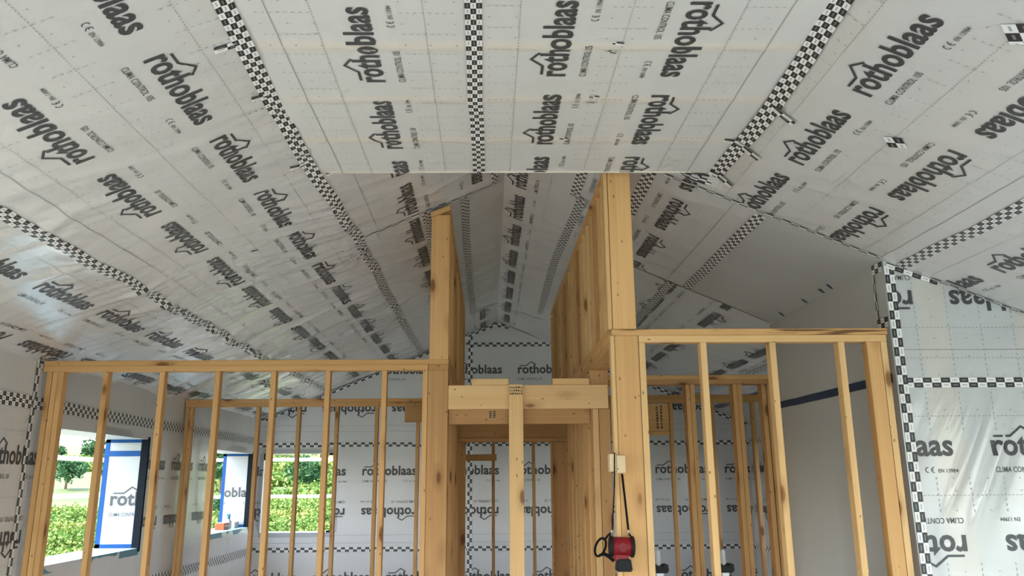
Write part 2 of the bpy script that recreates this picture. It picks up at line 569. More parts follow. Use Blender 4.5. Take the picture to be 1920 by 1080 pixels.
def build_print(sh, name, rows, a0, a1, b0, b1, dots=None, solid=(), far=99, holes=()):
    parts_big, parts_fine = [], []
    for base, rd, ud, st in row_parts(rows, a0, a1):
        for src, dst in ((LOGO, parts_big), (SMALL, parts_fine if False else parts_big)):
            V, F = src
            W = np.stack([st + rd * V[:, 0], base + ud * V[:, 1] * sh.bs], -1)
            if W[:, 0].max() < a0 or W[:, 0].min() > a1 or W[:, 1].max() < b0 or W[:, 1].min() > b1:
                continue
            dst.append((W, F))
    def rect(a, b, la, lb):
        lb *= sh.bs
        return (np.array([(a - la / 2, b - lb / 2), (a + la / 2, b - lb / 2), (a + la / 2, b + lb / 2), (a - la / 2, b + lb / 2)]), [(0, 1, 2, 3)])
    for b in solid:
        n = max(2, int((a1 - a0) / 0.06))
        A = np.linspace(a0, a1, n)
        V = np.concatenate([np.stack([A, 0 * A + b - 0.0018], -1), np.stack([A, 0 * A + b + 0.0018], -1)])
        parts_fine.append((V, [(i, i + 1, n + i + 1, n + i) for i in range(n - 1)]))
    if dots:
        lines, cross, ph = dots          # dotted lines along a; cross = list of (b0, b1) spans
        amax = min(a1, far)
        for b in lines:
            for a in np.arange(a0, amax, 0.024):
                parts_fine.append(rect(a, b, 0.011, 0.004))
        for i, a in enumerate(np.arange(math.floor(a0 - ph) + ph, amax, 0.2)):
            if a < a0: continue
            for (p, q) in cross:
                for b in np.arange(p, q, 0.030):
                    parts_fine.append(rect(a, b, 0.004, 0.014))
                for b in np.arange(p, q, 0.11):
                    parts_fine.append(rect(a + 0.1, b, 0.007, 0.007))
    out = []
    for nm, parts, mat, off in ((name, parts_big, M['print'], 0.0035), (name + '_grid', parts_fine, M['print_thin'], 0.0032)):
        if not parts:
            continue
        V, F = merge(parts)
        bm = bmesh.new()
        vs_ = [bm.verts.new((v[0], v[1], 0)) for v in V]
        for f in F:
            try: bm.faces.new([vs_[i] for i in f])
            except ValueError: pass
        for co, no in (((a0, 0, 0), (-1, 0, 0)), ((a1, 0, 0), (1, 0, 0)), ((0, b0, 0), (0, -1, 0)), ((0, b1, 0), (0, 1, 0))):
            bmesh.ops.bisect_plane(bm, geom=list(bm.verts) + list(bm.edges) + list(bm.faces), plane_co=co, plane_no=no, clear_outer=True)
        for (p0, p1, q0, q1) in holes:
            dead = [f for f in bm.faces if p0 - .01 < f.calc_center_median().x < p1 + .01 and q0 - .01 < f.calc_center_median().y < q1 + .01]
            bmesh.ops.delete(bm, geom=dead, context='FACES')
        if not bm.faces:
            bm.free(); continue
        co = np.array([tuple(v.co) for v in bm.verts])
        W = sh.at(co[:, 0], co[:, 1], off)
        for v, w in zip(bm.verts, W):
            v.co = w
        me = bpy.data.meshes.new(nm)
        bm.to_mesh(me); bm.free()
        o = link(nm, me, mat, sh.obj)
        o['kind'] = 'stuff'
        out.append(o)
    return out

# ------------------------------------------------------------------ dimensions (z relative to the eye)
XR_, HR, SL = 0.12, 2.27, 0.41            # ridge x, ridge height, roof slope
HF, YE = 1.802, 5.83                      # flat ceiling height, its far edge
XL, YF = -3.29, 14.86                     # left wall, far wall
XS, YC, YS2, XRF = 2.47, 6.10, 8.76, 3.73 # right side wall, right cross wall, its end, right far wall
YN, XNR = -2.5, 4.6                       # back of the room, right of the near room
PL = 0.868                                # top of the wall plates
CS = math.cos(math.atan(SL))
Z0 = -EYE

def h_left(a, b):       # a = y, b = x
    wr = 0.25 + 0.75 * sstep(a, 3.5, 6.5) * (1 - 0.25 * sstep(b, -1.4, -1.05)) * (1 - 0.55 * sstep(b, -1.1, -0.95))
    h = 0.016 * (vn(a * 0.8, b * 1.1, 1) - 0.5) * 2
    for x0, am in ((-1.03, 0.032), (-2.335, 0.050)):
        d = np.abs(b - x0)
        n = vn(a * 2.3 + d * 0.7, d * 1.4 + x0, 3)
        h = h + wr * am * np.exp(-d / 0.20) * (ridge(n, 1.5) - 0.35)
        n2 = vn(a * 7.5 + d * 1.3, d * 1.3 + 5 + x0, 4)
        h = h + wr * am * 0.34 * np.exp(-d / 0.30) * (ridge(n2, 2))
    k = 0
    for x0, side in ((-2.335, 1), (-2.335, -1), (-1.03, -1)):
        for i in range(14):
            k += 1
            rr = random.Random(k * 17)
            y0 = 3.2 + i * 0.62 + rr.uniform(-0.2, 0.2)
            da, db = a - y0, (b - x0) * side
            r = np.hypot(da, db) + 1e-4
            th = np.arctan2(da, db)
            fan = ridge(vn(th * 5.5 + rr.uniform(0, 50), r * 0.8, 200 + k), 2.2)
            h = h + np.where(db > -0.02, 1, 0) * 0.030 * rr.uniform(0.3, 1) * fan * np.minimum(r / 0.08, 1) * np.exp(-r / 0.22) * (0.35 + 0.65 * sstep(a, 3, 6))
    fold = vn(a * 4.6 - b * 1.8, b * 0.7 + a * 0.3, 8)
    h = h + wr * 0.020 * ridge(fold, 3) * sstep(vn(a * 0.9, b * 0.9, 12), 0.35, 0.75)
    fold2 = vn(a * 3.1 + b * 1.3, b * 0.6, 18)
    h = h + wr * 0.030 * ridge(fold2, 4) * sstep(vn(a * 0.7, b * 0.8, 22), 0.4, 0.8)
    return h * sstep(XR_ - b, 0.0, 0.10)

def h_right(a, b):
    wr = 0.5 + 0.5 * sstep(a, 4, 6)
    h = 0.010 * (vn(a * 0.8, b * 1.1, 31) - 0.5) * 2
    for x0, am in ((1.30, 0.012), (2.6, 0.008), (1.73, 0.006), (0.655, 0.007)):
        d = np.abs(b - x0)
        n = vn(a * 2.6 + d * 0.7, d * 1.4 + x0, 33)
        h = h + wr * am * np.exp(-d / 0.2) * (ridge(n, 1.5) - 0.35)
    fold = vn(a * 5.0 + b * 2.5, b * 0.8 - a * 0.2, 38)
    h = h + wr * 0.006 * ridge(fold, 3) * sstep(vn(a * 0.9, b * 0.9, 42), 0.45, 0.8)
    # vault over the passage: creased along the ridge
    h = h - 0.050 * np.exp(-((b - 1.36) / 0.11) ** 2) * (1 - sstep(a, 5.80, 6.02))   # sheet carried on from the flat part
    dr = np.abs(b - 0.16)
    h = h + 0.016 * np.exp(-dr / 0.12) * ridge(vn(a * 2.4, b * 2.0, 45), 1.5) * sstep(a, 6.5, 7.5)
    return h * sstep(b - XR_, 0.0, 0.05)

def h_flat(a, b):
    h = 0.006 * (vn(a * 0.9, b * 1.2, 51) - 0.5) * 2
    d = np.abs(b + 0.066)
    h = h + 0.010 * np.exp(-d / 0.10) * ridge(vn(a * 1.6, b * 0.5 + 3, 53), 1.5)
    v = (a - 3.66) / 0.625
    v = np.abs(v - np.floor(v) - 0.5) * 0.625
    edge = sstep(b, -1.03, -0.93) * sstep(-b, -1.36, -1.22)
    return (h + 0.007 * np.exp(-(v / 0.03) ** 2)) * edge      # pressed down by the battens above

def h_wallsoft(seed, amp=0.012):
    def h(a, b):
        return (amp * (vn(a * 1.1, b * 1.1, seed) - 0.5) * 1.4
                + amp * 0.8 * ridge(vn(a * 3.0 + b * 0.6, b * 0.7, seed + 3), 3) * sstep(vn(a * .8, b * .8, seed + 5), 0.4, 0.8))
    return h

def h_rightwall(a, b):
    u = (a - 2.9) * 0.86 - (b - 0.1) * 0.5
    v = (a - 2.9) * 0.5 + (b - 0.1) * 0.86
    env = np.exp(-((a - 2.86) / 0.28) ** 2 - ((b - 0.16) / 0.34) ** 2)
    h = 0.040 * env * ridge(vn(u * 7.5 + 0.4 * v, v * 0.7 + 2, 61), 1.6)
    env2 = np.exp(-((a - 2.72) / 0.2) ** 2 - ((b - 0.37) / 0.14) ** 2)
    h = h + 0.020 * env2 * ridge(vn(u * 13, v * 1.2, 63), 2)
    h = h + 0.008 * (vn(a * 1.3, b * 1.3, 65) - 0.5) + 0.006 * ridge(vn(a * 6, b * 2.5 + 3, 66), 3) * sstep(-b, 0.15, 0.4)
    return h

# ------------------------------------------------------------------ structure: ceilings
roofz = lambda x: HR - SL * np.abs(x - XR_)
S_left = Sheet(lambda a, b: (b, a, HR - SL * (XR_ - b)), (SL, 0, -1), h_left, CS)
S_right = Sheet(lambda a, b: (b, a, HR - SL * (b - XR_)), (-SL, 0, -1), h_right, CS)
S_flat = Sheet(lambda a, b: (b, a, HF + 0 * a), (0, 0, -1), h_flat, 1.0)

S_left.grid('ceiling_left', YN, YF + 0.05, XL - 0.05, XR_, 0.030, 0.026, [M['sheet']])
S_right.grid('ceiling_right', YN, YF + 0.05, XR_, XNR + 0.05, 0.035, 0.032, [M['sheet'], M['sheet_back']],
             breaks_a=(6.07, 8.65), breaks_b=(1.735,),
             mat_fn=lambda a, b: ((a > 6.07) & (a < 8.65) & (b > 1.735)).astype(int),
             keep=lambda a, b: (b < XRF + 0.05) | (a < YC + 0.05))
S_flat.grid('ceiling', YN, YE, XR_ - (HR - HF) / SL - 0.02, 1.375, 0.035, 0.035, [M['sheet_flat']])
# end of the flat part: a board wrapped in the sheet, closing the triangle up to the ridge
bm = bmesh.new()
xa, xb = XR_ - (HR - HF) / SL + 0.02, XR_ + (HR - HF) / SL - 0.02
zt = HF + EYE
vv = [bm.verts.new(p) for p in ((xa, YE - 0.012, zt - 0.006), (xb, YE - 0.012, zt - 0.006), (XR_, YE - 0.012, HR + EYE - 0.02),
                                (xa, YE + 0.012, zt + 0.004), (xb, YE + 0.012, zt + 0.004), (XR_, YE + 0.012, HR + EYE - 0.02))]
for f in ((0, 1, 2), (5, 4, 3), (0, 3, 4, 1), (1, 4, 5, 2), (2, 5, 3, 0)):
    bm.faces.new([vv[i] for i in f])
bm_obj('end_board', bm, M['sheet_flat'], S_flat.obj)

# ------------------------------------------------------------------ structure: walls
W0 = (2.4, 5.6, -0.57, 0.41)             # unseen left wall opening, added to light the near room
W1 = (7.93, 10.05, -0.57, 0.41)           # left wall window near: y0, y1, z0, z1
W2 = (12.62, 14.52, -0.57, 0.39)          # left wall window far
W3 = (-3.20, -2.19, -0.66, 0.40)          # far wall window: x0, x1, z0, z1
S_wl = Sheet(lambda a, b: (XL + 0 * a, a, b), (1, 0, 0), h_wallsoft(71))
S_wl.grid('wall_left', YN, YF + 0.04, Z0, float(roofz(XL)) + 0.02, 0.06, 0.06, [M['sheet_wall']], holes=[W0, W1, W2])
S_wf = Sheet(lambda a, b: (a, YF + 0 * a, b), (0, -1, 0), h_wallsoft(81, 0.010))
S_wf.grid('wall_far', XL - 0.04, XRF + 0.04, Z0, HR, 0.05, 0.05, [M['sheet_wall']], holes=[W3], keep=lambda a, b: b < roofz(a) + 0.04)
S_ws = Sheet(lambda a, b: (XS + 0 * a, a, b), (-1, 0, 0), h_wallsoft(91, 0.006))
S_ws.grid('wall_side', YC, YS2, Z0, float(roofz(XS)) + 0.02, 0.06, 0.06, [M['sheet_back']])
S_wr = Sheet(lambda a, b: (a, YC + 0 * a, b), (0, -1, 0), h_rightwall)
S_wr.grid('wall_right', XS, XNR, Z0, float(roofz(XS)) + 0.02, 0.022, 0.022, [M['sheet_right']], keep=lambda a, b: b < roofz(a) + 0.03)
S_wrf = Sheet(lambda a, b: (XRF + 0 * a, a, b), (-1, 0, 0), h_wallsoft(97))
W4 = (9.3, 12.2, -0.57, 0.41)             # unseen opening added to brighten rear rooms and vault, hidden behind the side wall
S_wrf.grid('wall_right_far', YS2, YF + 0.04, Z0, float(roofz(XRF)) + 0.02, 0.07, 0.07, [M['sheet_wall']], holes=[W4])
bm = bmesh.new()
bm_box(bm, XS, XRF + 0.05, YS2 - 0.06, YS2, 0, float(roofz(XS)) + EYE)
o = bm_obj('wall_right_return', bm, M['sheet_back']); o['kind'] = 'structure'
# near part of the room, behind the camera: right wall with an opening added for light, back wall with a wide door opening
bm = bmesh.new()
zr = float(roofz(XNR)) + EYE
bm_box(bm, XNR, XNR + 0.2, YN, 0.6, 0, zr); bm_box(bm, XNR, XNR + 0.2, 4.2, YC, 0, zr)
bm_box(bm, XNR, XNR + 0.2, 0.6, 4.2, 0, 0.35); bm_box(bm, XNR, XNR + 0.2, 0.6, 4.2, 1.93, zr)
o = bm_obj('wall_right_near', bm, M['sheet_wall']); o['kind'] = 'structure'
bm = bmesh.new()
bm_box(bm, XL - 0.4, -2.7, YN - 0.2, YN, 0, 3.9); bm_box(bm, 3.9, XNR + 0.2, YN - 0.2, YN, 0, 3.9)
bm_box(bm, -2.7, 3.9, YN - 0.2, YN, 2.32, 3.9)
o = bm_obj('wall_back', bm, M['sheet_wall']); o['kind'] = 'structure'
bm = bmesh.new()
bm_box(bm, XL - 0.4, XNR + 0.2, YN - 0.2, YF + 0.4, -0.15, 0)
o = bm_obj('floor', bm, M['floor']); o['kind'] = 'structure'

# ------------------------------------------------------------------ print and tape on the sheets
build_print(S_flat, 'printed_lettering', [(0.35, -1, -1, 4.299), (0.80, 1, 1, 4.532)], 1.0, YE - 0.005, -0.02, 1.27,
            dots=([0.125, 0.575, 1.025], [(0.0, 0.13), (0.50, 0.66), (1.03, 1.20)], 4.38), solid=(1.212,), )
build_print(S_flat, 'printed_lettering', [(-0.491, -1, -1, 4.369)], 1.0, YE - 0.005, -1.0, -0.10,
            dots=([-0.716, -0.266], [(-0.94, -0.70), (-0.36, -0.12)], 4.45), solid=(-0.892,))
build_print(S_left, 'printed_lettering', [(-1.404, 1, 1, 3.752), (-1.845, -1, -1, 4.46)], 1.0, YF, -2.30, -1.07,
            dots=([-1.20, -1.62, -2.05], [(-1.24, -1.08), (-1.70, -1.54), (-2.15, -1.98)], 3.83), solid=(-2.165,), far=8.5)
build_print(S_left, 'printed_lettering', [(-2.69, 1, 1, 5.862), (-3.12, -1, -1, 7.62)], 1.0, YF, XL + 0.02, -2.37,
            dots=([-2.49, -2.91], [(-2.54, -2.39), (-2.98, -2.84)], 3.83), far=8.0)
build_print(S_left, 'printed_lettering', [(-0.55, -1, -1, 7.42), (-0.13, 1, 1, 6.55)], YE + 0.02, 7.47, -1.0, XR_ - 0.02,
            dots=([-0.76, -0.34], [(-0.9, -0.76)], 6.3), solid=(-0.86,))
build_print(S_left, 'printed_lettering', [(-0.56, -1, -1, 8.36)], 7.53, YF, -1.0, -0.48,
            dots=([-0.76], [], 6.3), solid=(-0.88,), far=10)
build_print(S_left, 'printed_lettering', [(-0.13, 1, 1, 13.3)], 13.2, YF, -0.28, XR_ - 0.02)
build_print(S_right, 'printed_lettering', [(0.29, -1, -1, 7.574)], YE + 0.02, YF, XR_ + 0.004, 0.62, dots=([0.46], [], 6.3), far=10)
build_print(S_right, 'printed_lettering', [(0.82, 1, 1, 5.66), (1.235, 1, 1, 6.44)], YE + 0.02, 8.62, 0.70, 1.70,
            dots=([1.04, 1.42], [(1.45, 1.6)], 6.3), solid=(1.56,), far=9)
build_print(S_right, 'printed_lettering', [(1.695, -1, -1, 4.099), (2.125, 1, 1, 4.31)], 1.0, 6.03, 1.31, 2.56,
            dots=([1.49, 1.91, 2.33], [(1.36, 1.50), (1.82, 1.96), (2.26, 2.42)], 4.18), solid=(2.44,))
build_print(S_right, 'printed_lettering', [(2.93, -1, -1, 5.53), (3.36, 1, 1, 5.1)], 1.0, 6.03, 2.63, XNR,
            dots=([2.73, 3.15, 3.57], [(2.64, 2.74)], 4.18))
build_print(S_right, 'printed_lettering', [(1.66, -1, -1, 9.12), (2.06, 1, 1, 8.10)], 8.68, YF, 1.62 - 0.12, 2.5, solid=(2.2,))
build_print(S_right, 'printed_lettering', [(2.75, -1, -1, 9.4), (3.2, 1, 1, 8.8)], 8.8, YF, 2.6, XRF)
build_print(S_wl, 'printed_lettering', [(0.14, 1, 1, 6.87), (-0.305, -1, -1, 7.527)], 1.0, YF, -0.86, 0.53,
            dots=([0.36, -0.08, -0.52], [(-0.05, 0.03), (0.3, 0.45)], 6.95), far=8, solid=(0.73, 0.82), holes=[W1, W2])
build_print(S_wl, 'printed_lettering', [(-1.31, 1, 1, 6.7)], 1.0, YF, Z0, -0.91)
for lo, hi, ph, phi, phd in ((XL, -0.36, -1.80, -1.03, -1.42), (-0.36, XRF, 0.372, 0.13, 0.60)):
    build_print(S_wf, 'printed_lettering', [(0.10, 1, 1, ph), (-0.345, -1, -1, phi)], lo, hi, -0.86, 0.49, solid=(-0.70, -0.80), holes=[W3])
    build_print(S_wf, 'printed_lettering', [(-1.30, 1, 1, phd)], lo, hi, Z0, -0.91)
    build_print(S_wf, 'printed_lettering', [(1.512, 1, 1, 0.42), (1.06, -1, -1, -1.64)], lo, hi, 0.55, 1.90, solid=(0.70, 0.78))
build_print(S_wr, 'printed_lettering', [(0.13, 1, 1, 2.983), (-0.318, -1, -1, 2.758)], XS + 0.03, XNR, -0.85, 0.52,
            dots=([0.355, -0.095, -0.54], [(-0.18, -0.02), (0.28, 0.50), (-0.62, -0.46), (0.0, 0.02)], 2.63))
build_print(S_wr, 'printed_lettering', [(1.112, -1, -1, 3.625)], XS + 0.03, XNR, 0.58, 1.27,
            dots=([0.885, 0.70], [(0.60, 0.90), (0.95, 1.25)], 2.63), solid=(0.75,))
build_print(S_wrf, 'printed_lettering', [(0.10, -1, 1, 14.75), (-0.345, 1, -1, 13.9)], YS2, YF, -0.86, 0.49, holes=[W4])

T3, T2 = M['tape3'], M['tape2']
S_flat.tape([(1.0, -0.066), (YE - 0.005, -0.066)], 0.070, T3, jag=0.006)
S_left.tape([(1.0, -1.03), (3.5, -1.045), (5.6, -1.075), (6.3, -1.045), (7.5, -1.02), (14.8, -1.0)], 0.078, T3, jag=0.012)
S_left.tape([(1.0, -2.33), (14.8, -2.335)], 0.075, T3, jag=0.012, seed=3)
for y, ln in ((3.87, 0.10), (4.49, 0.08), (5.57, 0.10)):
    S_left.tape([(y, -1.06 - ln), (y + 0.02, -1.06)], 0.05, T2, off=0.006)
S_left.tape([(5.86, -1.00), (5.87, -0.62), (5.95, -0.72)][:2], 0.045, T2, off=0.006)
S_left.tape([(7.50, -1.02), (7.50, XR_ - 0.02)], 0.034, T2, jag=0.004, seed=4)
S_left.tape([(7.52, -0.195), (9.0, -0.215), (13.2, -0.215)], 0.066, T3, jag=0.006, seed=5)
S_left.tape([(7.53, -0.50), (12.0, -0.52)], 0.066, T3, jag=0.006, seed=6)
S_left.tape([(6.45, 0.02), (7.5, 0.045)], 0.05, T3, jag=0.006, seed=16)
S_left.tape([(YF - 0.04, XL + 0.05), (YF - 0.04, XR_)], 0.06, T2, seed=7)
S_left.tape([(6.84, -1.66), (6.86, -1.62)], 0.03, T2, off=0.005)
S_right.tape([(1.0, 1.36), (3.5, 1.365), (4.6, 1.405), (5.3, 1.39), (5.85, 1.375)], 0.080, T3, jag=0.010, seed=8, off=0.014)
S_right.tape([(5.90, 0.98), (5.93, 1.38)], 0.05, T3, off=0.006)
for y, x0, x1 in ((4.62, 1.40, 1.52), (5.22, 1.30, 1.50), (5.80, 1.34, 1.48)):
    S_right.tape([(y, x0), (y + 0.02, x1)], 0.055, T2, off=0.017)
S_right.tape([(1.0, 2.597), (6.07, 2.57)], 0.070, T3, jag=0.010, seed=9)
S_right.tape([(6.06, 1.12), (6.05, XS - 0.03)], 0.034, T2, jag=0.005, seed=10)
S_right.tape([(6.12, 1.725), (8.63, 1.735)], 0.072, T3, jag=0.008, seed=11)
S_right.tape([(8.66, 1.60), (14.8, 1.61)], 0.070, T3, jag=0.008, seed=12)
S_right.tape([(8.70, 2.90), (14.8, 2.90)], 0.070, T3, jag=0.008, seed=12)
S_right.tape([(5.85, 0.66), (7.25, 0.64)], 0.072, T3, jag=0.006, seed=13)
S_right.tape([(7.22, 0.62), (7.26, 0.735)], 0.07, T3, off=0.006)
S_right.tape([(7.28, 0.70), (8.3, 0.672), (9.7, 0.638), (12.7, 0.650)], 0.068, T3, jag=0.006, seed=14)
S_right.tape([(5.85, 1.035), (7.2, 1.045)], 0.080, T3, jag=0.006, seed=15)
S_right.tape([(8.65, 1.20), (8.65, XS - 0.02)], 0.014, M['blacktape'], name='seam_strip', jag=0.004)
for sh, x0, x1 in ((S_left, -0.28, XR_), (S_right, XR_, 0.72)):
    sh.tape([(13.22, x0), (13.2, x1)], 0.03, M['print_thin'], name='seam_strip', jag=0.004)
    sh.tape([(YF - 0.05, x0), (YF - 0.05, x1)], 0.05, T2, jag=0.004)
S_right.tape([(4.40, 1.90), (4.48, 1.96)], 0.09, T2, off=0.005)
S_right.tape([(3.20, 1.88), (3.30, 1.96)], 0.10, T2, off=0.005)
for x, y in ((0.534, 3.917), (0.516, 4.006), (0.493, 4.544), (0.489, 4.616), (0.39, 5.181), (-0.542, 3.996)):
    S_flat.tape([(y, x), (y + 0.012, x + 0.045)], 0.026, T2, off=0.005, step=0.02, u0=random.random(), name='tape_scrap')
S_wl.tape([(1.0, 0.562), (YF - 0.02, 0.562)], 0.085, T3, jag=0.006, seed=21)
S_wl.tape([(1.0, -0.888), (YF - 0.02, -0.888)], 0.085, T3, jag=0.006, seed=22)
S_wl.tape([(7.44, float(roofz(XL)) - 0.005), (7.41, Z0)], 0.06, T2, seed=23)
S_wl.tape([(7.46, 0.845), (7.9, 0.845)], 0.06, T2, seed=23)
for z, x0, x1 in ((1.93, -0.34, 1.0), (0.516, XL, XRF), (-0.886, XL, XRF)):
    S_wf.tape([(x0, z), (x1, z)], 0.058, T2, jag=0.004, seed=24)
S_wf.tape([(-0.276, 2.05), (-0.276, Z0)], 0.062, T2, seed=25)
S_wf.tape([(XL + 0.02, float(roofz(XL)) - 0.02), (XR_ - 0.05, HR - 0.05)], 0.055, T2, seed=26)
S_wf.tape([(XR_ - 0.05, HR - 0.04), (0.3, HR - 0.09)], 0.055, T2, seed=26)
S_wf.tape([(1.0, float(roofz(1.0)) - 0.03), (XRF, float(roofz(XRF)) - 0.03)], 0.045, T2, seed=27)
S_wr.tape([(2.50, 1.27), (2.505, Z0)], 0.060, T2, seed=28, off=0.006)
S_wr.tape([(XS + 0.04, 0.552), (XNR, 0.552)], 0.058, T2, seed=29, off=0.005)
S_wr.tape([(2.49, 1.285), (2.80, 1.175)], 0.058, T2, seed=30, off=0.007)
S_wr.tape([(2.96, 1.135), (3.05, 1.10)], 0.056, T2, seed=31, off=0.005)
S_wr.tape([(3.22, 1.06), (3.6, 0.92)], 0.040, T2, seed=32, off=0.005)
S_right.tape([(6.06, 2.75), (6.07, 3.6)], 0.030, T2, seed=33, off=0.006, jag=0.004)
for z in (0.516, -0.886):
    S_wrf.tape([(YF - 0.02, z), (12.3, z)], 0.058, T2, seed=36)
S_ws.tape([(6.26, float(roofz(XS)) - 0.01), (6.26, Z0)], 0.030, T2, seed=34)
S_ws.tape([(6.11, 0.925), (6.28, 0.93)], 0.06, T2, seed=35, off=0.006)
S_ws.tape([(6.11, 1.27), (6.28, 1.275)], 0.06, T2, seed=35, off=0.006)
S_ws.tape([(6.15, 0.585), (YS2, 0.60)], 0.055, M['blue'], name='blue_tape', jag=0.003)
for y in (6.99, 7.17, 7.58, 8.21):
    S_right.tape([(y, XS - 0.06), (y + 0.05, XS - 0.008)], 0.022, M['blue'], name='tape_tab', off=0.006)

# ------------------------------------------------------------------ window reveals
TH = 0.40
def reveal_quad(name, parent, pts, mat):
    return link(name, mesh_from(name, [Vector(p) + Vector((0, 0, EYE)) for p in pts], [(0, 1, 2, 3)]), mat, parent)

def strip(name, parent, x0, x1, y0, y1, z0, z1, mat):
    bm = bmesh.new()
    bm_box(bm, x0, x1, y0, y1, z0 + EYE, z1 + EYE)
    return bm_obj(name, bm, mat, parent)

def left_window(name, w, logo_start):
    y0, y1, z0, z1 = w
    o = empty(name, (XL, (y0 + y1) / 2, z0 + EYE)); o['kind'] = 'structure'
    xo = XL - TH
    strip('head', o, xo, XL, y0 - .02, y1 + .02, z1, z1 + 0.06, M['sheet_white'])
    strip('sill', o, xo, XL + 0.004, y0 - .02, y1 + .02, z0 - 0.06, z0, M['pale_blue'])
    strip('jamb', o, xo, XL, y0 - 0.06, y0, z0, z1, M['sheet_white'])
    strip('jamb', o, xo, XL, y1, y1 + 0.06, z0, z1, M['sheet_white'])
    e = 0.003
    strip('blue_tape', o, xo, xo + 0.045, y1 - e, y1 + .001, z0, z1, M['blue2'])
    strip('blue_tape', o, xo, XL - 0.02, y1 - e, y1 + .001, z0, z0 + 0.035, M['blue2'])
    strip('blue_tape', o, xo, XL - 0.02, y1 - e, y1 + .001, z1 - 0.03, z1, M['blue2'])
    if logo_start is not None and name == 'window_1':
        strip('blue_tape', o, xo, XL - 0.02, y1 - 2 * e, y1, z1 - 0.155, z1 - 0.105, M['blue2'])
    strip('seal_strip', o, XL - 0.055, XL + 0.014, y1 - 0.014, y1 + 0.03, z0 - 0.03, z1 + 0.02, M['blacktape'])
    # print on the far jamb
    sj = Sheet(lambda a, b: (a, y1 + 0 * a, b), (0, -1, 0), lambda a, b: 0 * a)
    sj.obj = o
    zb = -0.19 if name == 'window_1' else -0.175
    V, F = merge([LOGO, SMALL])
    keep = []
    bm = bmesh.new()
    for V, F in (LOGO, SMALL):
        vs_ = [bm.verts.new((logo_start + v[0], zb + v[1], 0)) for v in V]
        for f in F:
            bm.faces.new([vs_[i] for i in f])
    for co, no in (((xo + 0.05, 0, 0), (-1, 0, 0)), ((XL - 0.03, 0, 0), (1, 0, 0))):
        bmesh.ops.bisect_plane(bm, geom=list(bm.verts) + list(bm.edges) + list(bm.faces), plane_co=co, plane_no=no, clear_outer=True)
    for v in bm.verts:
        v.co = Vector((v.co.x, y1 - 0.0025, v.co.y + EYE))
    me = bpy.data.meshes.new('printed_lettering'); bm.to_mesh(me); bm.free()
    link('printed_lettering', me, M['print'], o)
    return o
left_window('window_1', W1, XL - TH + 0.10)

left_window('window_2', W2, XL - TH - 0.27)

o = empty('window_3', ((W3[0] + W3[1]) / 2, YF, W3[2] + EYE)); o['kind'] = 'structure'
x0, x1, z0, z1 = W3
yo = YF + TH
strip('head', o, x0 - .02, x1 + .02, YF, yo, z1, z1 + 0.06, M['sheet_white'])
strip('sill', o, x0 - .02, x1 + .02, YF - 0.004, yo, z0 - 0.06, z0, M['sheet_white'])
strip('jamb', o, x0 - 0.06, x0, YF, yo, z0, z1, M['sheet_white'])
strip('jamb', o, x1, x1 + 0.06, YF, yo, z0, z1, M['sheet_white'])
for (p, q) in ((x0, z1), (x1, z1), (x1, z0)):
    sx = 1 if p == x0 else -1; sz = -1 if q == z1 else 1
    strip('corner_seal', o, min(p, p + sx * 0.09), max(p, p + sx * 0.09), YF - 0.01, YF + 0.03, min(q, q + sz * 0.025), max(q, q + sz * 0.025), M['blacktape'])
    strip('corner_seal', o, min(p, p + sx * 0.03), max(p, p + sx * 0.03), YF - 0.01, YF + 0.03, min(q, q + sz * 0.09), max(q, q + sz * 0.09), M['blacktape'])

# ------------------------------------------------------------------ timber frames
def frame(name, label, loc):
    o = empty(name, (loc[0], loc[1], loc[2] + EYE))
    return tag(o, label, 'wall frame')

T = 0.038
# left front partition
f1 = frame('stud_wall', 'long low stud wall on the left, in front of the near window, bare top plate', (-1.8, 7.54, Z0))
Y0, Y1 = 7.50, 7.589
board('top_plate', f1, -3.27, -0.300, Y0, Y1, PL - T, PL)
board('lower_top_plate', f1, -3.27, -0.452, Y0 + .001, Y1, PL - 2 * T - 0.004, PL - T)
board('bottom_plate', f1, -3.27, -0.452, Y0, Y1, Z0, Z0 + T)
zs = PL - 2 * T - 0.004
for x in (-3.240, -3.198, -3.158, -2.833, -2.422, -2.017, -1.607, -1.208, -0.792, -0.491):
    board('stud', f1, x, x + T, Y0 + 0.002, Y1, Z0 + T, zs)

# right front partition
f2 = frame('stud_wall', 'short stud wall on the right, nearest the camera, top plate stained dark', (1.65, 6.04, Z0))
Y0, Y1 = 6.00, 6.089
board('top_plate', f2, 0.735, 2.405, Y0 - 0.004, Y1, PL - T, PL, 'wood_stain')
board('lower_top_plate', f2, 0.895, 2.395, Y0, Y1, PL - 2 * T - 0.004, PL - T, 'wood_pale')
board('bottom_plate', f2, 0.895, 2.395, Y0, Y1, Z0, Z0 + T)
board('end_post', f2, 2.272, 2.354, Y0 + 0.002, Y1, Z0 + T, zs, 'wood')
for x in (0.895, 1.265, 1.682, 2.099, 2.357):
    board('stud', f2, x, x + T, Y0 + 0.002, Y1, Z0 + T, zs, 'wood_pale')

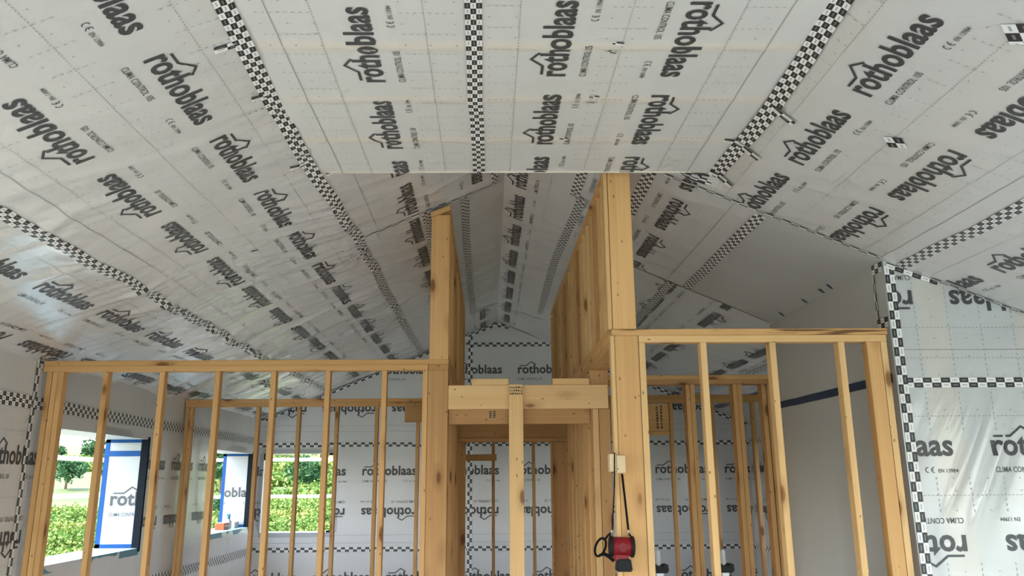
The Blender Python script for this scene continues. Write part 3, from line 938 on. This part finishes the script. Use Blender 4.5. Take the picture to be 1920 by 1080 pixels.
# left passage wall: lower frame, upper frame up to the roof
XA, XB = -0.445, -0.303
f3 = frame('passage_wall', 'lower frame of the passage wall left of the header, broad end post', (-0.37, 9.9, Z0))
board('end_post', f3, -0.451, -0.303, 7.50, 7.538, Z0 + T, zs, 'wood_brown')
board('end_block', f3, -0.451, -0.303, 7.505, 7.60, zs, PL - T, 'wood_brown')
board('top_plate', f3, XA, XB, 7.592, 12.6, PL - T, PL)
board('lower_top_plate', f3, XA, XB, 7.60, 12.6, zs, PL - T)
board('bottom_plate', f3, XA, XB, 7.54, 12.6, Z0, Z0 + T)
for y in [7.60, 7.70, 8.0, 8.4, 8.8, 9.2, 9.6, 9.9] + [10.3, 10.7, 11.1, 11.5, 11.9, 12.3, 12.56]:
    board('stud', f3, XA, XB, y, y + T, Z0 + T, zs, 'wood_brown')
f3u = frame('upper_wall', 'tall upper wall frame left of the vault, standing on the plate, tilted cap', (-0.37, 10.1, PL))
zt_ = float(roofz(XA)) - 0.065
board('bottom_plate', f3u, XA, XB, 7.54, 12.6, PL, PL + T)
board('end_post', f3u, XA, XB, 7.50, 7.538, PL, zt_)
for y in [7.545, 7.75, 8.1, 8.5, 8.9, 9.3, 9.7, 10.1, 10.5, 10.9, 11.3, 11.7, 12.1, 12.5]:
    board('stud', f3u, XA, XB, y, y + T, PL + T, zt_ + (0.0 if y > 7.6 else -0.02), random.choice(['wood', 'wood_brown']))
tl = -math.atan(SL)
board('top_plate', f3u, XA - 0.010, XB + 0.008, 7.47, 12.62, zt_ + 0.005, zt_ + 0.042, 'wood', tilt=tl)

# right passage wall
XA, XB = 0.745, 0.885
f4 = frame('passage_wall', 'lower frame of the passage wall right of the header, post carrying the hanging speaker', (0.815, 9.0, Z0))
board('end_post', f4, 0.752, 0.892, 6.00, 6.038, Z0 + T, PL - T)
board('edge_stud', f4, 0.726, 0.751, 6.005, 6.09, Z0 + T, PL - T, 'wood_pale')
board('stud', f4, XA, XB, 6.045, 6.083, Z0 + T, zs)
board('top_plate', f4, XA, XB, 6.09, 12.1, PL - T, PL)
board('lower_top_plate', f4, XA, XB, 6.09, 12.1, zs, PL - T)
board('bottom_plate', f4, XA, XB, 7.50, 12.1, Z0, Z0 + T)
board('trimmer', f4, 0.757, 0.800, 7.500, 7.538, Z0 + T, 0.503, 'wood_pale')
board('trimmer', f4, 0.803, 0.885, 7.500, 7.538, Z0 + T, 0.503, 'wood_brown')
for y in (7.545, 7.80, 8.2, 8.25, 8.6, 9.0, 9.05, 9.4, 9.8, 10.2, 10.6, 11.0, 11.4, 11.8, 12.05):
    board('stud', f4, XA, XB, y, y + T, Z0 + T, zs, random.choice(['wood', 'wood', 'wood_pale', 'wood_brown']))
f4u = frame('upper_wall', 'tall upper wall frame right of the vault, close packed studs, wide near post', (0.815, 9.0, PL))
zt_ = float(roofz(XB)) - 0.068
board('bottom_plate', f4u, XA, XB, 6.04, 12.1, PL, PL + T)
board('end_post', f4u, 0.744, 0.885, 6.00, 6.038, PL, zt_)
board('edge_stud', f4u, 0.716, 0.741, 6.003, 6.09, PL, zt_, 'wood_pale')
for k, y in enumerate([6.10, 6.30, 6.42, 6.70, 6.95, 7.2, 7.5, 7.8, 8.1, 8.4, 8.7, 9.0, 9.3, 9.6, 9.9, 10.2, 10.5, 10.8, 11.1, 11.4, 11.7, 12.05]):
    board('stud', f4u, XA, XB, y, y + T, PL + T, zt_, ['wood', 'wood_pale', 'wood_pale', 'wood', 'wood_brown'][k % 5])
board('top_plate', f4u, XA - 0.008, XB + 0.010, 5.99, 12.12, zt_ + 0.005, zt_ + 0.042, 'wood', tilt=-tl)

# header across the passage
f7 = frame('door_header', 'pale wide header beam spanning the passage between the two posts', (0.22, 7.52, 0.40))
board('header_beam', f7, -0.301, 0.875, 7.500, 7.538, 0.505, 0.677, 'wood_pale')
board('back_board', f7, -0.300, 0.743, 7.540, 7.578, 0.400, 0.640, 'wood_brown')
board('block', f7, -0.132, 0.145, 7.500, 7.64, 0.678, 0.724, 'wood_pale')
board('block', f7, 0.467, 0.740, 7.500, 7.64, 0.678, 0.724, 'wood_pale')
pp = empty('timber_prop', (0.195, 7.477, Z0 + EYE))
tag(pp, 'pale upright timber standing in the middle of the passage against the header', 'timber')
board('upright', pp, 0.143, 0.247, 7.458, 7.497, Z0, 0.678, 'wood_pale')
# grade stamp on its upper end: dark dashes, nothing readable
bm = bmesh.new()
rs = random.Random(3)
for r_ in range(3):
    x = 0.15
    while x < 0.236:
        w_ = rs.uniform(0.006, 0.014)
        bm_box(bm, x, x + w_, 7.4572, 7.4585, EYE + 0.605 + r_ * 0.022, EYE + 0.605 + r_ * 0.022 + rs.uniform(0.008, 0.016))
        x += w_ + rs.uniform(0.003, 0.007)
bm_obj('ink_stamp', bm, M['ink_wood'], pp)

# doorway further down the passage
f8 = frame('inner_doorway', 'brown inner door frame deep in the passage, low header', (0.22, 9.95, Z0))
board('header', f8, -0.300, 0.743, 9.94, 9.978, 0.400, 0.525, 'wood_brown')
board('header_plate', f8, -0.300, 0.743, 9.93, 10.07, 0.362, 0.399, 'wood_brown')
board('jamb', f8, -0.300, -0.225, 9.985, 10.02, Z0, 0.36, 'wood_brown')
board('jamb', f8, 0.61, 0.743, 9.985, 10.02, Z0, 0.36, 'wood_brown')
board('jamb', f8, 0.59, 0.61, 9.95, 10.02, Z0, 0.36, 'wood_brown')
f9 = frame('stud_wall', 'thin brown studs with a short cross board at the far end of the passage', (0.2, 12.65, Z0))
board('top_plate', f9, -0.300, 0.743, 12.62, 12.71, 0.60, 0.638, 'wood_brown')
board('bottom_plate', f9, -0.300, 0.743, 12.62, 12.71, Z0, Z0 + T, 'wood_brown')
for x in (0.03, 0.52):
    board('stud', f9, x, x + T, 12.62, 12.71, Z0 + T, 0.60, 'wood_brown')
board('cross_board', f9, -0.29, 0.09, 12.58, 12.618, 0.24, 0.315, 'wood_brown')

# left back partition
f5 = frame('stud_wall', 'rear stud wall on the left, in front of the far window', (-1.8, 11.15, Z0))
Y0, Y1 = 11.12, 11.21
board('top_plate', f5, -3.28, -0.45, Y0, Y1, PL - T, PL, 'wood')
board('lower_top_plate', f5, -3.28, -0.45, Y0 + .001, Y1, zs, PL - T, 'wood')
board('bottom_plate', f5, -3.28, -0.45, Y0, Y1, Z0, Z0 + T)
for x in (-3.27, -3.23, -2.515, -2.075, -1.665, -1.235, -0.79, -0.50):
    board('stud', f5, x, x + T, Y0, Y1, Z0 + T, zs)
board('header_block', f5, -0.91, -0.50, Y0 - 0.04, Y0 - 0.002, 0.614, 0.820, 'wood_brown')

# right middle and back partitions
f6 = frame('stud_wall', 'middle stud wall on the right, ending at the plain grey side wall', (1.65, 8.8, Z0))
Y0, Y1 = 8.76, 8.90
board('top_plate', f6, 0.89, 2.44, Y0, Y1, PL - T, PL)
board('lower_top_plate', f6, 0.89, 2.44, Y0 + .001, Y1, zs, PL - T, 'wood_brown')
board('bottom_plate', f6, 0.89, 2.44, Y0, Y1, Z0, Z0 + T)
for x in (0.90, 1.30, 1.695, 1.735, 2.105, 2.145, 2.355, 2.40):
    board('stud', f6, x, x + T, Y0, Y1, Z0 + T, zs, 'wood')
f10 = frame('stud_wall', 'rearmost stud wall on the right with a stacked header at its left end', (2.2, 10.9, Z0))
Y0, Y1 = 10.85, 10.94
board('top_plate', f10, 0.89, 3.70, Y0, Y1, PL - T, PL, 'wood_brown')
board('lower_top_plate', f10, 0.89, 3.70, Y0 + .001, Y1, zs, PL - T, 'wood_brown')
board('bottom_plate', f10, 1.9, 3.70, Y0, Y1, Z0, Z0 + T)
for x in (1.91, 2.35, 2.79, 3.2, 3.62):
    board('stud', f10, x, x + T, Y0, Y1, Z0 + T, zs, 'wood_brown')
board('header', f10, 0.89, 1.905, Y0, Y0 + T, 0.615, 0.775, 'wood')
board('header', f10, 0.89, 1.905, Y0 + 0.001, Y0 + T, 0.495, 0.612, 'wood')
board('header_plate', f10, 0.89, 1.905, Y0, Y1, 0.456, 0.493, 'wood')
bm = bmesh.new()
for r_ in range(2):
    z = 0.52
    while z < 0.74:
        w_ = rs.uniform(0.012, 0.026)
        bm_box(bm, 1.77 + r_ * 0.045, 1.785 + r_ * 0.045 + rs.uniform(0, .008), Y0 - 0.0012, Y0 - 0.0002, EYE + z, EYE + z + w_)
        z += w_ + rs.uniform(0.006, 0.014)
bm_obj('ink_stamp', bm, M['ink_wood'], f10)
bm = bmesh.new()
for r_ in range(2):
    z = 0.445
    while z < 0.495:
        w_ = rs.uniform(0.006, 0.012)
        bm_box(bm, 0.00 + r_ * 0.028, 0.018 + r_ * 0.028, 7.5388, 7.5398, EYE + z, EYE + z + w_)
        z += w_ + 0.004
bm_obj('ink_stamp', bm, M['ink_wood'], f7)

# ------------------------------------------------------------------ hanging speaker, its block, ladder
M['red'] = flat_mat('red_plastic', (0.20, 0.005, 0.010), 0.5, 0.0, 0.3)
M['red_dark'] = flat_mat('dark_red_grille', (0.15, 0.006, 0.010), 0.7)
M['black'] = flat_mat('black_plastic', (0.008, 0.009, 0.010), 0.6, 0.0, 0.2)
M['strap'] = flat_mat('black_webbing', (0.007, 0.007, 0.008), 0.9, 0.0, 0.1)
M['metal'] = flat_mat('brushed_aluminium', (0.34, 0.355, 0.365), 0.45, 0.6)
M['grey'] = flat_mat('grey_plastic', (0.35, 0.36, 0.37), 0.5)

nb = empty('wood_block', (0.727, 5.95, EYE + 0.048))
tag(nb, 'small pale timber block nailed to the right post, strap looped over it', 'wood block')
board('block', nb, 0.684, 0.722, 5.90, 5.999, 0.048, 0.146, 'wood_white', bev=0.004)
board('block', nb, 0.7235, 0.776, 5.90, 5.999, 0.040, 0.138, 'wood_white', bev=0.004)

SPY = 5.93
sp = empty('hanging_speaker', (0.745, SPY, EYE - 0.476))
tag(sp, 'red and black battery powered site speaker hanging by straps from the right post', 'speaker')
def lathe_x(name, prof, c, mat, parent, seg=28, rot=0.0):
    """Profile (x, r) turned about the x axis at c, tilted by rot about y."""
    bm = bmesh.new()
    rings = []
    R = Matrix.Rotation(rot, 3, 'Y')
    for x, r in prof:
        rings.append([bm.verts.new(Vector(c) + R @ Vector((x, r * math.cos(2 * math.pi * k / seg), r * math.sin(2 * math.pi * k / seg)))) for k in range(seg)])
    for i in range(len(rings) - 1):
        for k in range(seg):
            bm.faces.new((rings[i][k], rings[i][(k + 1) % seg], rings[i + 1][(k + 1) % seg], rings[i + 1][k]))
    bm.faces.new(rings[0][::-1]); bm.faces.new(rings[-1])
    return bm_obj(name, bm, mat, parent, smooth=True)
cc = (0.738, SPY, EYE - 0.350)
bt = math.radians(2)
lathe_x('body', [(-0.052, 0.047), (-0.050, 0.050), (0.050, 0.050), (0.052, 0.047)], cc, M['red'], sp, rot=bt)
for s in (-1, 1):
    pr = [(0.050, 0.048), (0.052, 0.056), (0.066, 0.056), (0.071, 0.045), (0.072, 0.02)]
    lathe_x('end_cap', [(s * x, r) for x, r in pr], cc, M['black'], sp, rot=bt)
# round grille on the front
bm = bmesh.new()
bmesh.ops.create_cone(bm, cap_ends=True, segments=28, radius1=0.026, radius2=0.024, depth=0.006,
                      matrix=Matrix.Translation((0.738, SPY - 0.050, EYE - 0.352)) @ Matrix.Rotation(math.radians(90), 4, 'X'))
bm_obj('grille', bm, M['red_dark'], sp)
bm = bmesh.new()
bm_box(bm, 0.690, 0.770, SPY - 0.034, SPY + 0.034, EYE - 0.425, EYE - 0.385)
bmesh.ops.bevel(bm, geom=list(bm.edges), offset=0.008, segments=2, affect='EDGES')
bm_obj('foot', bm, M['red'], sp, smooth=False)
bm = bmesh.new()
bm_box(bm, 0.700, 0.790, SPY - 0.052, SPY + 0.045, EYE - 0.478, EYE - 0.412)
for v in bm.verts:
    if v.co.z > EYE - 0.43:
        v.co.x = 0.745 + (v.co.x - 0.745) * 0.82
        v.co.y = SPY + (v.co.y - SPY) * 0.85
bmesh.ops.bevel(bm, geom=list(bm.edges), offset=0.007, segments=2, affect='EDGES')
bt_o = bm_obj('battery', bm, M['black'], sp)
bm = bmesh.new()
bm_box(bm, 0.722, 0.770, SPY - 0.0535, SPY - 0.045, EYE - 0.440, EYE - 0.424)
bm_obj('battery_label', bm, M['grey'], bt_o)
# hand loop on the left
pts = []
for k in range(21):
    a = math.radians(20 + 362 * k / 20)
    e = Vector((0.027 * math.cos(a), 0, 0.050 * math.sin(a)))
    e = Matrix.Rotation(math.radians(24), 3, 'Y') @ e
    pts.append((0.618 + e.x, SPY - 0.01, EYE - 0.352 + e.z))
tube('hand_loop', pts, 0.0065, M['strap'], sp, flat=1.6)
tube('loop_band', [(0.610, SPY - 0.012, EYE - 0.392), (0.640, SPY - 0.012, EYE - 0.388), (0.663, SPY - 0.012, EYE - 0.400), (0.690, SPY - 0.012, EYE - 0.425)], [0.006, 0.010, 0.010, 0.008], M['strap'], sp)
tube('loop_band', [(0.640, SPY - 0.01, EYE - 0.318), (0.662, SPY - 0.01, EYE - 0.292), (0.684, SPY - 0.01, EYE - 0.276)], 0.006, M['strap'], sp)
tube('loop_band', [(0.775, SPY - 0.01, EYE - 0.276), (0.792, SPY - 0.01, EYE - 0.300), (0.800, SPY - 0.01, EYE - 0.335)], 0.005, M['strap'], sp)
# two straps up to the block
tube('strap', [(0.686, 5.905, EYE - 0.262), (0.700, 5.898, EYE - 0.10), (0.709, 5.895, EYE + 0.04), (0.713, 5.894, EYE + 0.150), (0.714, 5.95, EYE + 0.153)], 0.0035, M['strap'], sp)
tube('strap', [(0.776, 5.905, EYE - 0.262), (0.768, 5.94, EYE - 0.10), (0.763, 5.985, EYE + 0.035)], 0.0062, M['strap'], sp)
for x in (0.685, 0.777):
    tube('clip', [(x, 5.91, EYE - 0.258), (x - 0.002, 5.915, EYE - 0.276), (x, 5.92, EYE - 0.292)], 0.0045, M['metal'], sp)

# step ladder standing behind the right front partition
ld = empty('step_ladder', (1.195, 6.45, EYE + Z0))
tag(ld, 'aluminium step ladder with black top hinges behind the right front studs', 'ladder')
LX = (1.002, 1.389)
def tapered(x, yb, yt, zt, w=0.042, d=0.028):
    bm = bmesh.new()
    bm_box(bm, x - w / 2, x + w / 2, -d / 2, d / 2, 0, 1)
    for v in bm.verts:
        t = v.co.z
        v.co.y += yb + (yt - yb) * t
        v.co.z = EYE + Z0 + (zt - Z0) * t
    return bm
for x in LX:
    bm_obj('front_stile', tapered(x, 6.20, 6.30, -0.49), M['metal'], ld)
    bm_obj('rear_stile', tapered(x, 6.95, 6.36, -0.49, 0.032), M['metal'], ld)
    bm = bmesh.new()
    bm_box(bm, x - 0.052, x + 0.052, 6.27, 6.39, EYE - 0.520, EYE - 0.482)
    bmesh.ops.bevel(bm, geom=list(bm.edges), offset=0.008, segments=2, affect='EDGES')
    bm_box(bm, x - 0.050, x - 0.022, 6.275, 6.385, EYE - 0.490, EYE - 0.470)
    bm_box(bm, x + 0.026, x + 0.050, 6.275, 6.385, EYE - 0.490, EYE - 0.474)
    bm_obj('hinge', bm, M['black'], ld)
    bm = bmesh.new()
    bm_box(bm, x - 0.014, x + 0.012, 6.31, 6.33, EYE - 0.482, EYE - 0.395)
    bmesh.ops.bevel(bm, geom=list(bm.edges), offset=0.006, segments=2, affect='EDGES')
    bm_obj('handrail_end', bm, M['grey'], ld)
for k in range(4):
    t = (k + 0.7) / 4
    z = EYE + Z0 + (-0.49 - Z0) * t
    y = 6.20 + 0.10 * t
    bm = bmesh.new()
    bm_box(bm, LX[0] + 0.02, LX[1] - 0.02, y - 0.02, y + 0.06, z - 0.012, z + 0.012)
    bm_obj('tread', bm, M['metal'], ld)

# ------------------------------------------------------------------ outside: scaffold, sill clutter, hillside
M['galv'] = flat_mat('galvanised_pipe', (0.72, 0.73, 0.75), 0.4, 0.3)
M['plank'] = wood_mat('scaffold_plank', (0.72, 0.66, 0.56), (0.60, 0.53, 0.43), knots=False)
def scaffold(name, label, p0, p1, rails, deck, posts, side):
    """Pipe run from p0 to p1 (x, y); rails at heights z; deck planks at height deck on the given side offset."""
    o = empty(name, ((p0[0] + p1[0]) / 2, (p0[1] + p1[1]) / 2, EYE - 3.2))
    tag(o, label, 'scaffold')
    P0, P1 = Vector((*p0, 0)), Vector((*p1, 0))
    d = (P1 - P0).normalized()
    for z in rails:
        tube('rail', [P0 + Vector((0, 0, EYE + z)), P1 + Vector((0, 0, EYE + z))], 0.024, M['galv'], o)
    for t in posts:
        q = P0 + (P1 - P0) * t
        tube('post', [q + Vector((0, 0, EYE - 3.2)), q + Vector((0, 0, EYE + 1.3))], 0.024, M['galv'], o)
    s = Vector((*side, 0))
    for k in range(2):
        a = P0 + s * (0.06 + 0.26 * k); b_ = P1 + s * (0.06 + 0.26 * k)
        bm = bmesh.new()
        w = s.normalized() * 0.24
        vs_ = [bm.verts.new(q + Vector((0, 0, EYE + deck + dz))) for q in (a, b_, b_ + w, a + w) for dz in (0, 0.04)]
        for f in ((0, 2, 4, 6), (1, 7, 5, 3), (0, 1, 3, 2), (2, 3, 5, 4), (4, 5, 7, 6), (6, 7, 1, 0)):
            bm.faces.new([vs_[i] for i in f])
        bm_obj('plank', bm, M['plank'], o)
    return o
scaffold('scaffold', 'pale pipe scaffold rails and planks outside the left windows', (-4.62, 7.0), (-4.62, 17.2), (0.275, -0.12), -0.80, (0.02, 0.52, 0.99), (1, 0))
scaffold('scaffold', 'pale pipe scaffold rails outside the small far window', (-4.62, 16.05), (4.2, 16.05), (0.34, -0.195), -0.95, (0.35, 0.6, 0.99), (0, -1))

M['orange'] = flat_mat('orange_card', (0.42, 0.09, 0.025), 0.7)
M['card'] = flat_mat('pale_card', (0.42, 0.40, 0.37), 0.7)
M['bluebottle'] = flat_mat('blue_plastic', (0.015, 0.17, 0.32), 0.4)
def sill_box(name, label, y0, y1, h, mat):
    z = W2[2] + EYE
    o = empty(name, (XL - 0.17, (y0 + y1) / 2, z)); tag(o, label, 'box')
    bm = bmesh.new(); bm_box(bm, XL - 0.23, XL - 0.11, y0, y1, z, z + h)
    bmesh.ops.bevel(bm, geom=list(bm.edges), offset=0.004, segments=1, affect='EDGES')
    bm_obj('carton', bm, mat, o)
    bm = bmesh.new(); bm_box(bm, XL - 0.232, XL - 0.108, y0 + 0.02, y1 - 0.02, z + h * 0.45, z + h * 0.62)
    bm_obj('band', bm, M['card'] if mat is not M['card'] else M['grey'], o)
sill_box('small_box', 'small orange box on the sill of the left far window', 13.68, 13.94, 0.085, M['orange'])
sill_box('small_box', 'pale grey box on the sill of the left far window, beside the bottle', 14.24, 14.46, 0.080, M['card'])
bo = empty('spray_bottle', (XL - 0.16, 14.09, W2[2] + EYE))
tag(bo, 'small blue topped bottle on the sill of the left far window', 'bottle')
def lathe_z(name, prof, c, mat, parent, seg=16):
    bm = bmesh.new()
    rings = [[bm.verts.new((c[0] + r * math.cos(2 * math.pi * k / seg), c[1] + r * math.sin(2 * math.pi * k / seg), c[2] + z)) for k in range(seg)] for z, r in prof]
    for i in range(len(rings) - 1):
        for k in range(seg):
            bm.faces.new((rings[i][k], rings[i][(k + 1) % seg], rings[i + 1][(k + 1) % seg], rings[i + 1][k]))
    bm.faces.new(rings[0][::-1]); bm.faces.new(rings[-1])
    return bm_obj(name, bm, mat, parent, smooth=True)
bc = (XL - 0.16, 14.09, W2[2] + EYE)
lathe_z('bottle_body', [(0, 0.036), (0.004, 0.040), (0.09, 0.040), (0.115, 0.018), (0.125, 0.016)], bc, M['card'], bo)
lathe_z('cap', [(0.125, 0.020), (0.155, 0.020), (0.16, 0.012)], bc, M['bluebottle'], bo)
bm = bmesh.new(); bm_box(bm, bc[0] - 0.015, bc[0] + 0.015, bc[1] - 0.055, bc[1] + 0.03, bc[2] + 0.155, bc[2] + 0.185)
bm_obj('trigger_head', bm, M['bluebottle'], bo)

# hillside
def foliage_mat(name, c1, c2, c3, scale):
    mt, nt, b = new_mat(name)
    tc = nd(nt, 'ShaderNodeTexCoord')
    f = noise_n(nt, tc.outputs['Object'], scale, 5, 0.65)
    nt.links.new(ramp_n(nt, f, [(0.3, c1), (0.5, c2), (0.72, c3)]), b.inputs['Base Color'])
    b.inputs['Roughness'].default_value = 0.8
    b.inputs['Specular IOR Level'].default_value = 0.2
    return mt
M['grass'] = foliage_mat('meadow_ground', (0.030, 0.058, 0.010), (0.048, 0.072, 0.015), (0.075, 0.080, 0.03), 0.16)
M['vines'] = foliage_mat('vineyard_leaves', (0.04, 0.095, 0.014), (0.11, 0.18, 0.035), (0.20, 0.23, 0.05), 0.45)
M['tree'] = foliage_mat('tree_leaves', (0.015, 0.05, 0.02), (0.03, 0.085, 0.03), (0.07, 0.14, 0.045), 1.4)
M['trunk'] = flat_mat('tree_trunk', (0.12, 0.08, 0.05), 0.9)

def terrain(x, y):
    x = np.asarray(x, float); y = np.asarray(y, float)
    d = np.hypot(x, y)
    az = np.arctan2(-x, np.maximum(y, 1e-3))          # 0 straight ahead, + to the left
    near = -3.0 + np.clip(d - 18, 0, None) * 0.055
    hill = sstep(d, 80, 150) * (-0.8 + 10.0 * sstep(-az, -0.36, -0.16))
    return EYE + near + hill + 0.5 * (vn(x * 0.09, y * 0.09, 101) - 0.5) + 0.25 * (vn(x * 0.5, y * 0.5, 103) - 0.5)
xs = np.linspace(-150, 60, 150); ys = np.linspace(-30, 190, 150)
XX, YY = np.meshgrid(xs, ys, indexing='ij')
ZZ = terrain(XX, YY)
near_house = (XX > -7) & (XX < 9) & (YY > -5) & (YY < 19)
ZZ = np.where(near_house, EYE - 4.0, ZZ)
V = np.stack([XX, YY, ZZ], -1).reshape(-1, 3)
ny = len(ys)
F = [(i * ny + j, (i + 1) * ny + j, (i + 1) * ny + j + 1, i * ny + j + 1) for i in range(len(xs) - 1) for j in range(ny - 1)]
o = link('ground', mesh_from('ground', V, F, True), M['grass']); o['kind'] = 'structure'

rg = np.random.default_rng(5)
def leaves(centres, radii, per, size):
    """Leafy clumps: per folded leaf quads scattered in a ball about each centre."""
    n = len(centres) * per
    c = np.repeat(centres, per, 0); r = np.repeat(radii, per)
    u = rg.normal(size=(n, 3)); u /= np.linalg.norm(u, axis=1)[:, None]
    p = c + u * (r * rg.random(n) ** 0.45)[:, None] * np.array([1, 1, 0.8])
    a = rg.normal(size=(n, 3)) + u * 0.3; a /= np.linalg.norm(a, axis=1)[:, None]
    b = np.cross(a, rg.normal(size=(n, 3))); b /= np.linalg.norm(b, axis=1)[:, None]
    s = (r * size * rg.uniform(0.7, 1.3, n))[:, None]
    Vv = np.stack([p - a * s, p + b * s * 0.6, p + a * s, p - b * s * 0.6], 1).reshape(-1, 3)
    return Vv, np.arange(n * 4).reshape(-1, 4)
def leaf_obj(name, Vv, Ff, mat, parent=None):
    me = bpy.data.meshes.new(name)
    me.vertices.add(len(Vv)); me.vertices.foreach_set('co', Vv.ravel())
    me.loops.add(Ff.size); me.loops.foreach_set('vertex_index', Ff.ravel().astype(np.int32))
    me.polygons.add(len(Ff)); me.polygons.foreach_set('loop_start', np.arange(0, Ff.size, 4, dtype=np.int32))
    me.update(calc_edges=True)
    return link(name, me, mat, parent)
TREES = [('round dark tree against the sky, seen at the top of the near left window', 0.361, 125, 2.6, 1.5),
         ('low tree on the skyline at the left edge of the near left window', 0.391, 128, 1.8, 1.0),
         ('broad dark bush halfway up the meadow in the near left window', 0.381, 70, 1.9, 1.05),
         ('bush just right of the second stud in the near left window', 0.346, 74, 2.2, 1.0),
         ('leafy tree seen through the left far window beside the blue tape', 0.249, 62, 3.4, 1.3),
         ('small dark bush low in the left far window', 0.247, 44, 1.0, 0.55),
         ('dark tree at the left end of the small far window', 0.205, 95, 2.6, 1.6),
         ('dark tree in the middle of the small far window', 0.172, 66, 2.0, 1.2),
         ('small tree at the right side of the small far window', 0.160, 92, 2.2, 1.2)]
cs, rs_ = [], []
for k in range(44000):
    az = rg.uniform(0.10, 0.46); d = 24 + 126 * rg.random() ** (1.3 if k < 22000 else 0.8)
    d = round(d / 2.6) * 2.6 + rg.normal(0, 0.35)
    x, y = -math.sin(az) * d, math.cos(az) * d
    if vn(x * 0.05, y * 0.05, 111) < 0.12 + 0.42 * float(sstep(az, 0.28, 0.34)) and d > 46:
        continue
    if abs(az - 0.187) * d < 4.0 and abs(d - 100) < 6:
        continue
    if any(abs(az - q[1]) * d < q[4] * 1.6 + 0.6 and abs(d - q[2]) < q[4] * 1.8 + 0.6 for q in TREES):
        continue
    r = rg.uniform(0.22, 0.48) * (0.8 + d / 300)
    cs.append((x, y, float(terrain(x, y)) + r * 0.4)); rs_.append(r)
cs, rs_ = np.array(cs), np.array(rs_)
nr = np.hypot(cs[:, 0], cs[:, 1]) < 55
va, fa = leaves(cs[nr], rs_[nr], 26, 0.17)
vb, fb = leaves(cs[~nr], rs_[~nr] * 1.25, 8, 0.34)
o = leaf_obj('vineyard', np.concatenate([va, vb]), np.concatenate([fa, fb + len(va)]), M['vines'])
tag(o, 'bright green leafy vineyard rows on the slope outside', 'vineyard', kind='stuff')
for label, az, d, height, spread in TREES:
    x, y = -math.sin(az) * d, math.cos(az) * d
    z = float(terrain(x, y))
    o = empty('tree', (x, y, z)); tag(o, label, 'tree', 'trees on the hillside')
    tube('trunk', [(x, y, z - 0.3), (x + 0.03, y, z + height * 0.3), (x, y, z + height * 0.6)], [0.05 * height, 0.04 * height, 0.02 * height], M['trunk'], o)
    n = 60
    u = rg.normal(size=(n, 3)); u /= np.linalg.norm(u, axis=1)[:, None]
    c = u * (rg.random(n) ** 0.4)[:, None] * np.array([spread, spread, height * 0.36]) + np.array([x, y, z + height * 0.62])
    leaf_obj('crown', *leaves(c, rg.uniform(0.22, 0.4, n) * spread, 22, 0.32), M['tree'], o)

# small pale house on the slope, seen in the far window
hx, hy = -math.sin(0.187) * 100, math.cos(0.187) * 100
hz = float(terrain(hx, hy))
M['house'] = flat_mat('pale_render', (0.72, 0.72, 0.72), 0.8)
M['roof'] = flat_mat('pale_grey_roof', (0.55, 0.57, 0.60), 0.7)
M['glass'] = flat_mat('dark_window_glass', (0.06, 0.08, 0.10), 0.2)
ho = empty('house', (hx, hy, hz)); tag(ho, 'small pale house on the green slope in the far window', 'house')
bm = bmesh.new(); bm_box(bm, hx - 1.5, hx + 1.5, hy - 2.4, hy + 2.4, hz - 1.5, hz + 1.3); bm_obj('walls', bm, M['house'], ho)
bm = bmesh.new()
pv = [bm.verts.new(p) for p in ((hx - 1.8, hy - 2.8, hz + 1.3), (hx + 1.8, hy - 2.8, hz + 1.3), (hx + 1.8, hy + 2.8, hz + 1.3), (hx - 1.8, hy + 2.8, hz + 1.3), (hx - 1.8, hy, hz + 2.0), (hx + 1.8, hy, hz + 2.0))]
for f in ((0, 1, 5, 4), (2, 3, 4, 5), (0, 4, 3), (1, 2, 5), (0, 3, 2, 1)):
    bm.faces.new([pv[i] for i in f])
bm_obj('roof', bm, M['roof'], ho)
for k in range(4):
    bm = bmesh.new(); bm_box(bm, hx - 1.3 + k * 0.7, hx - 0.85 + k * 0.7, hy - 2.45, hy - 2.38, hz + 0.35, hz + 1.0)
    bm_obj('window', bm, M['glass'], ho)
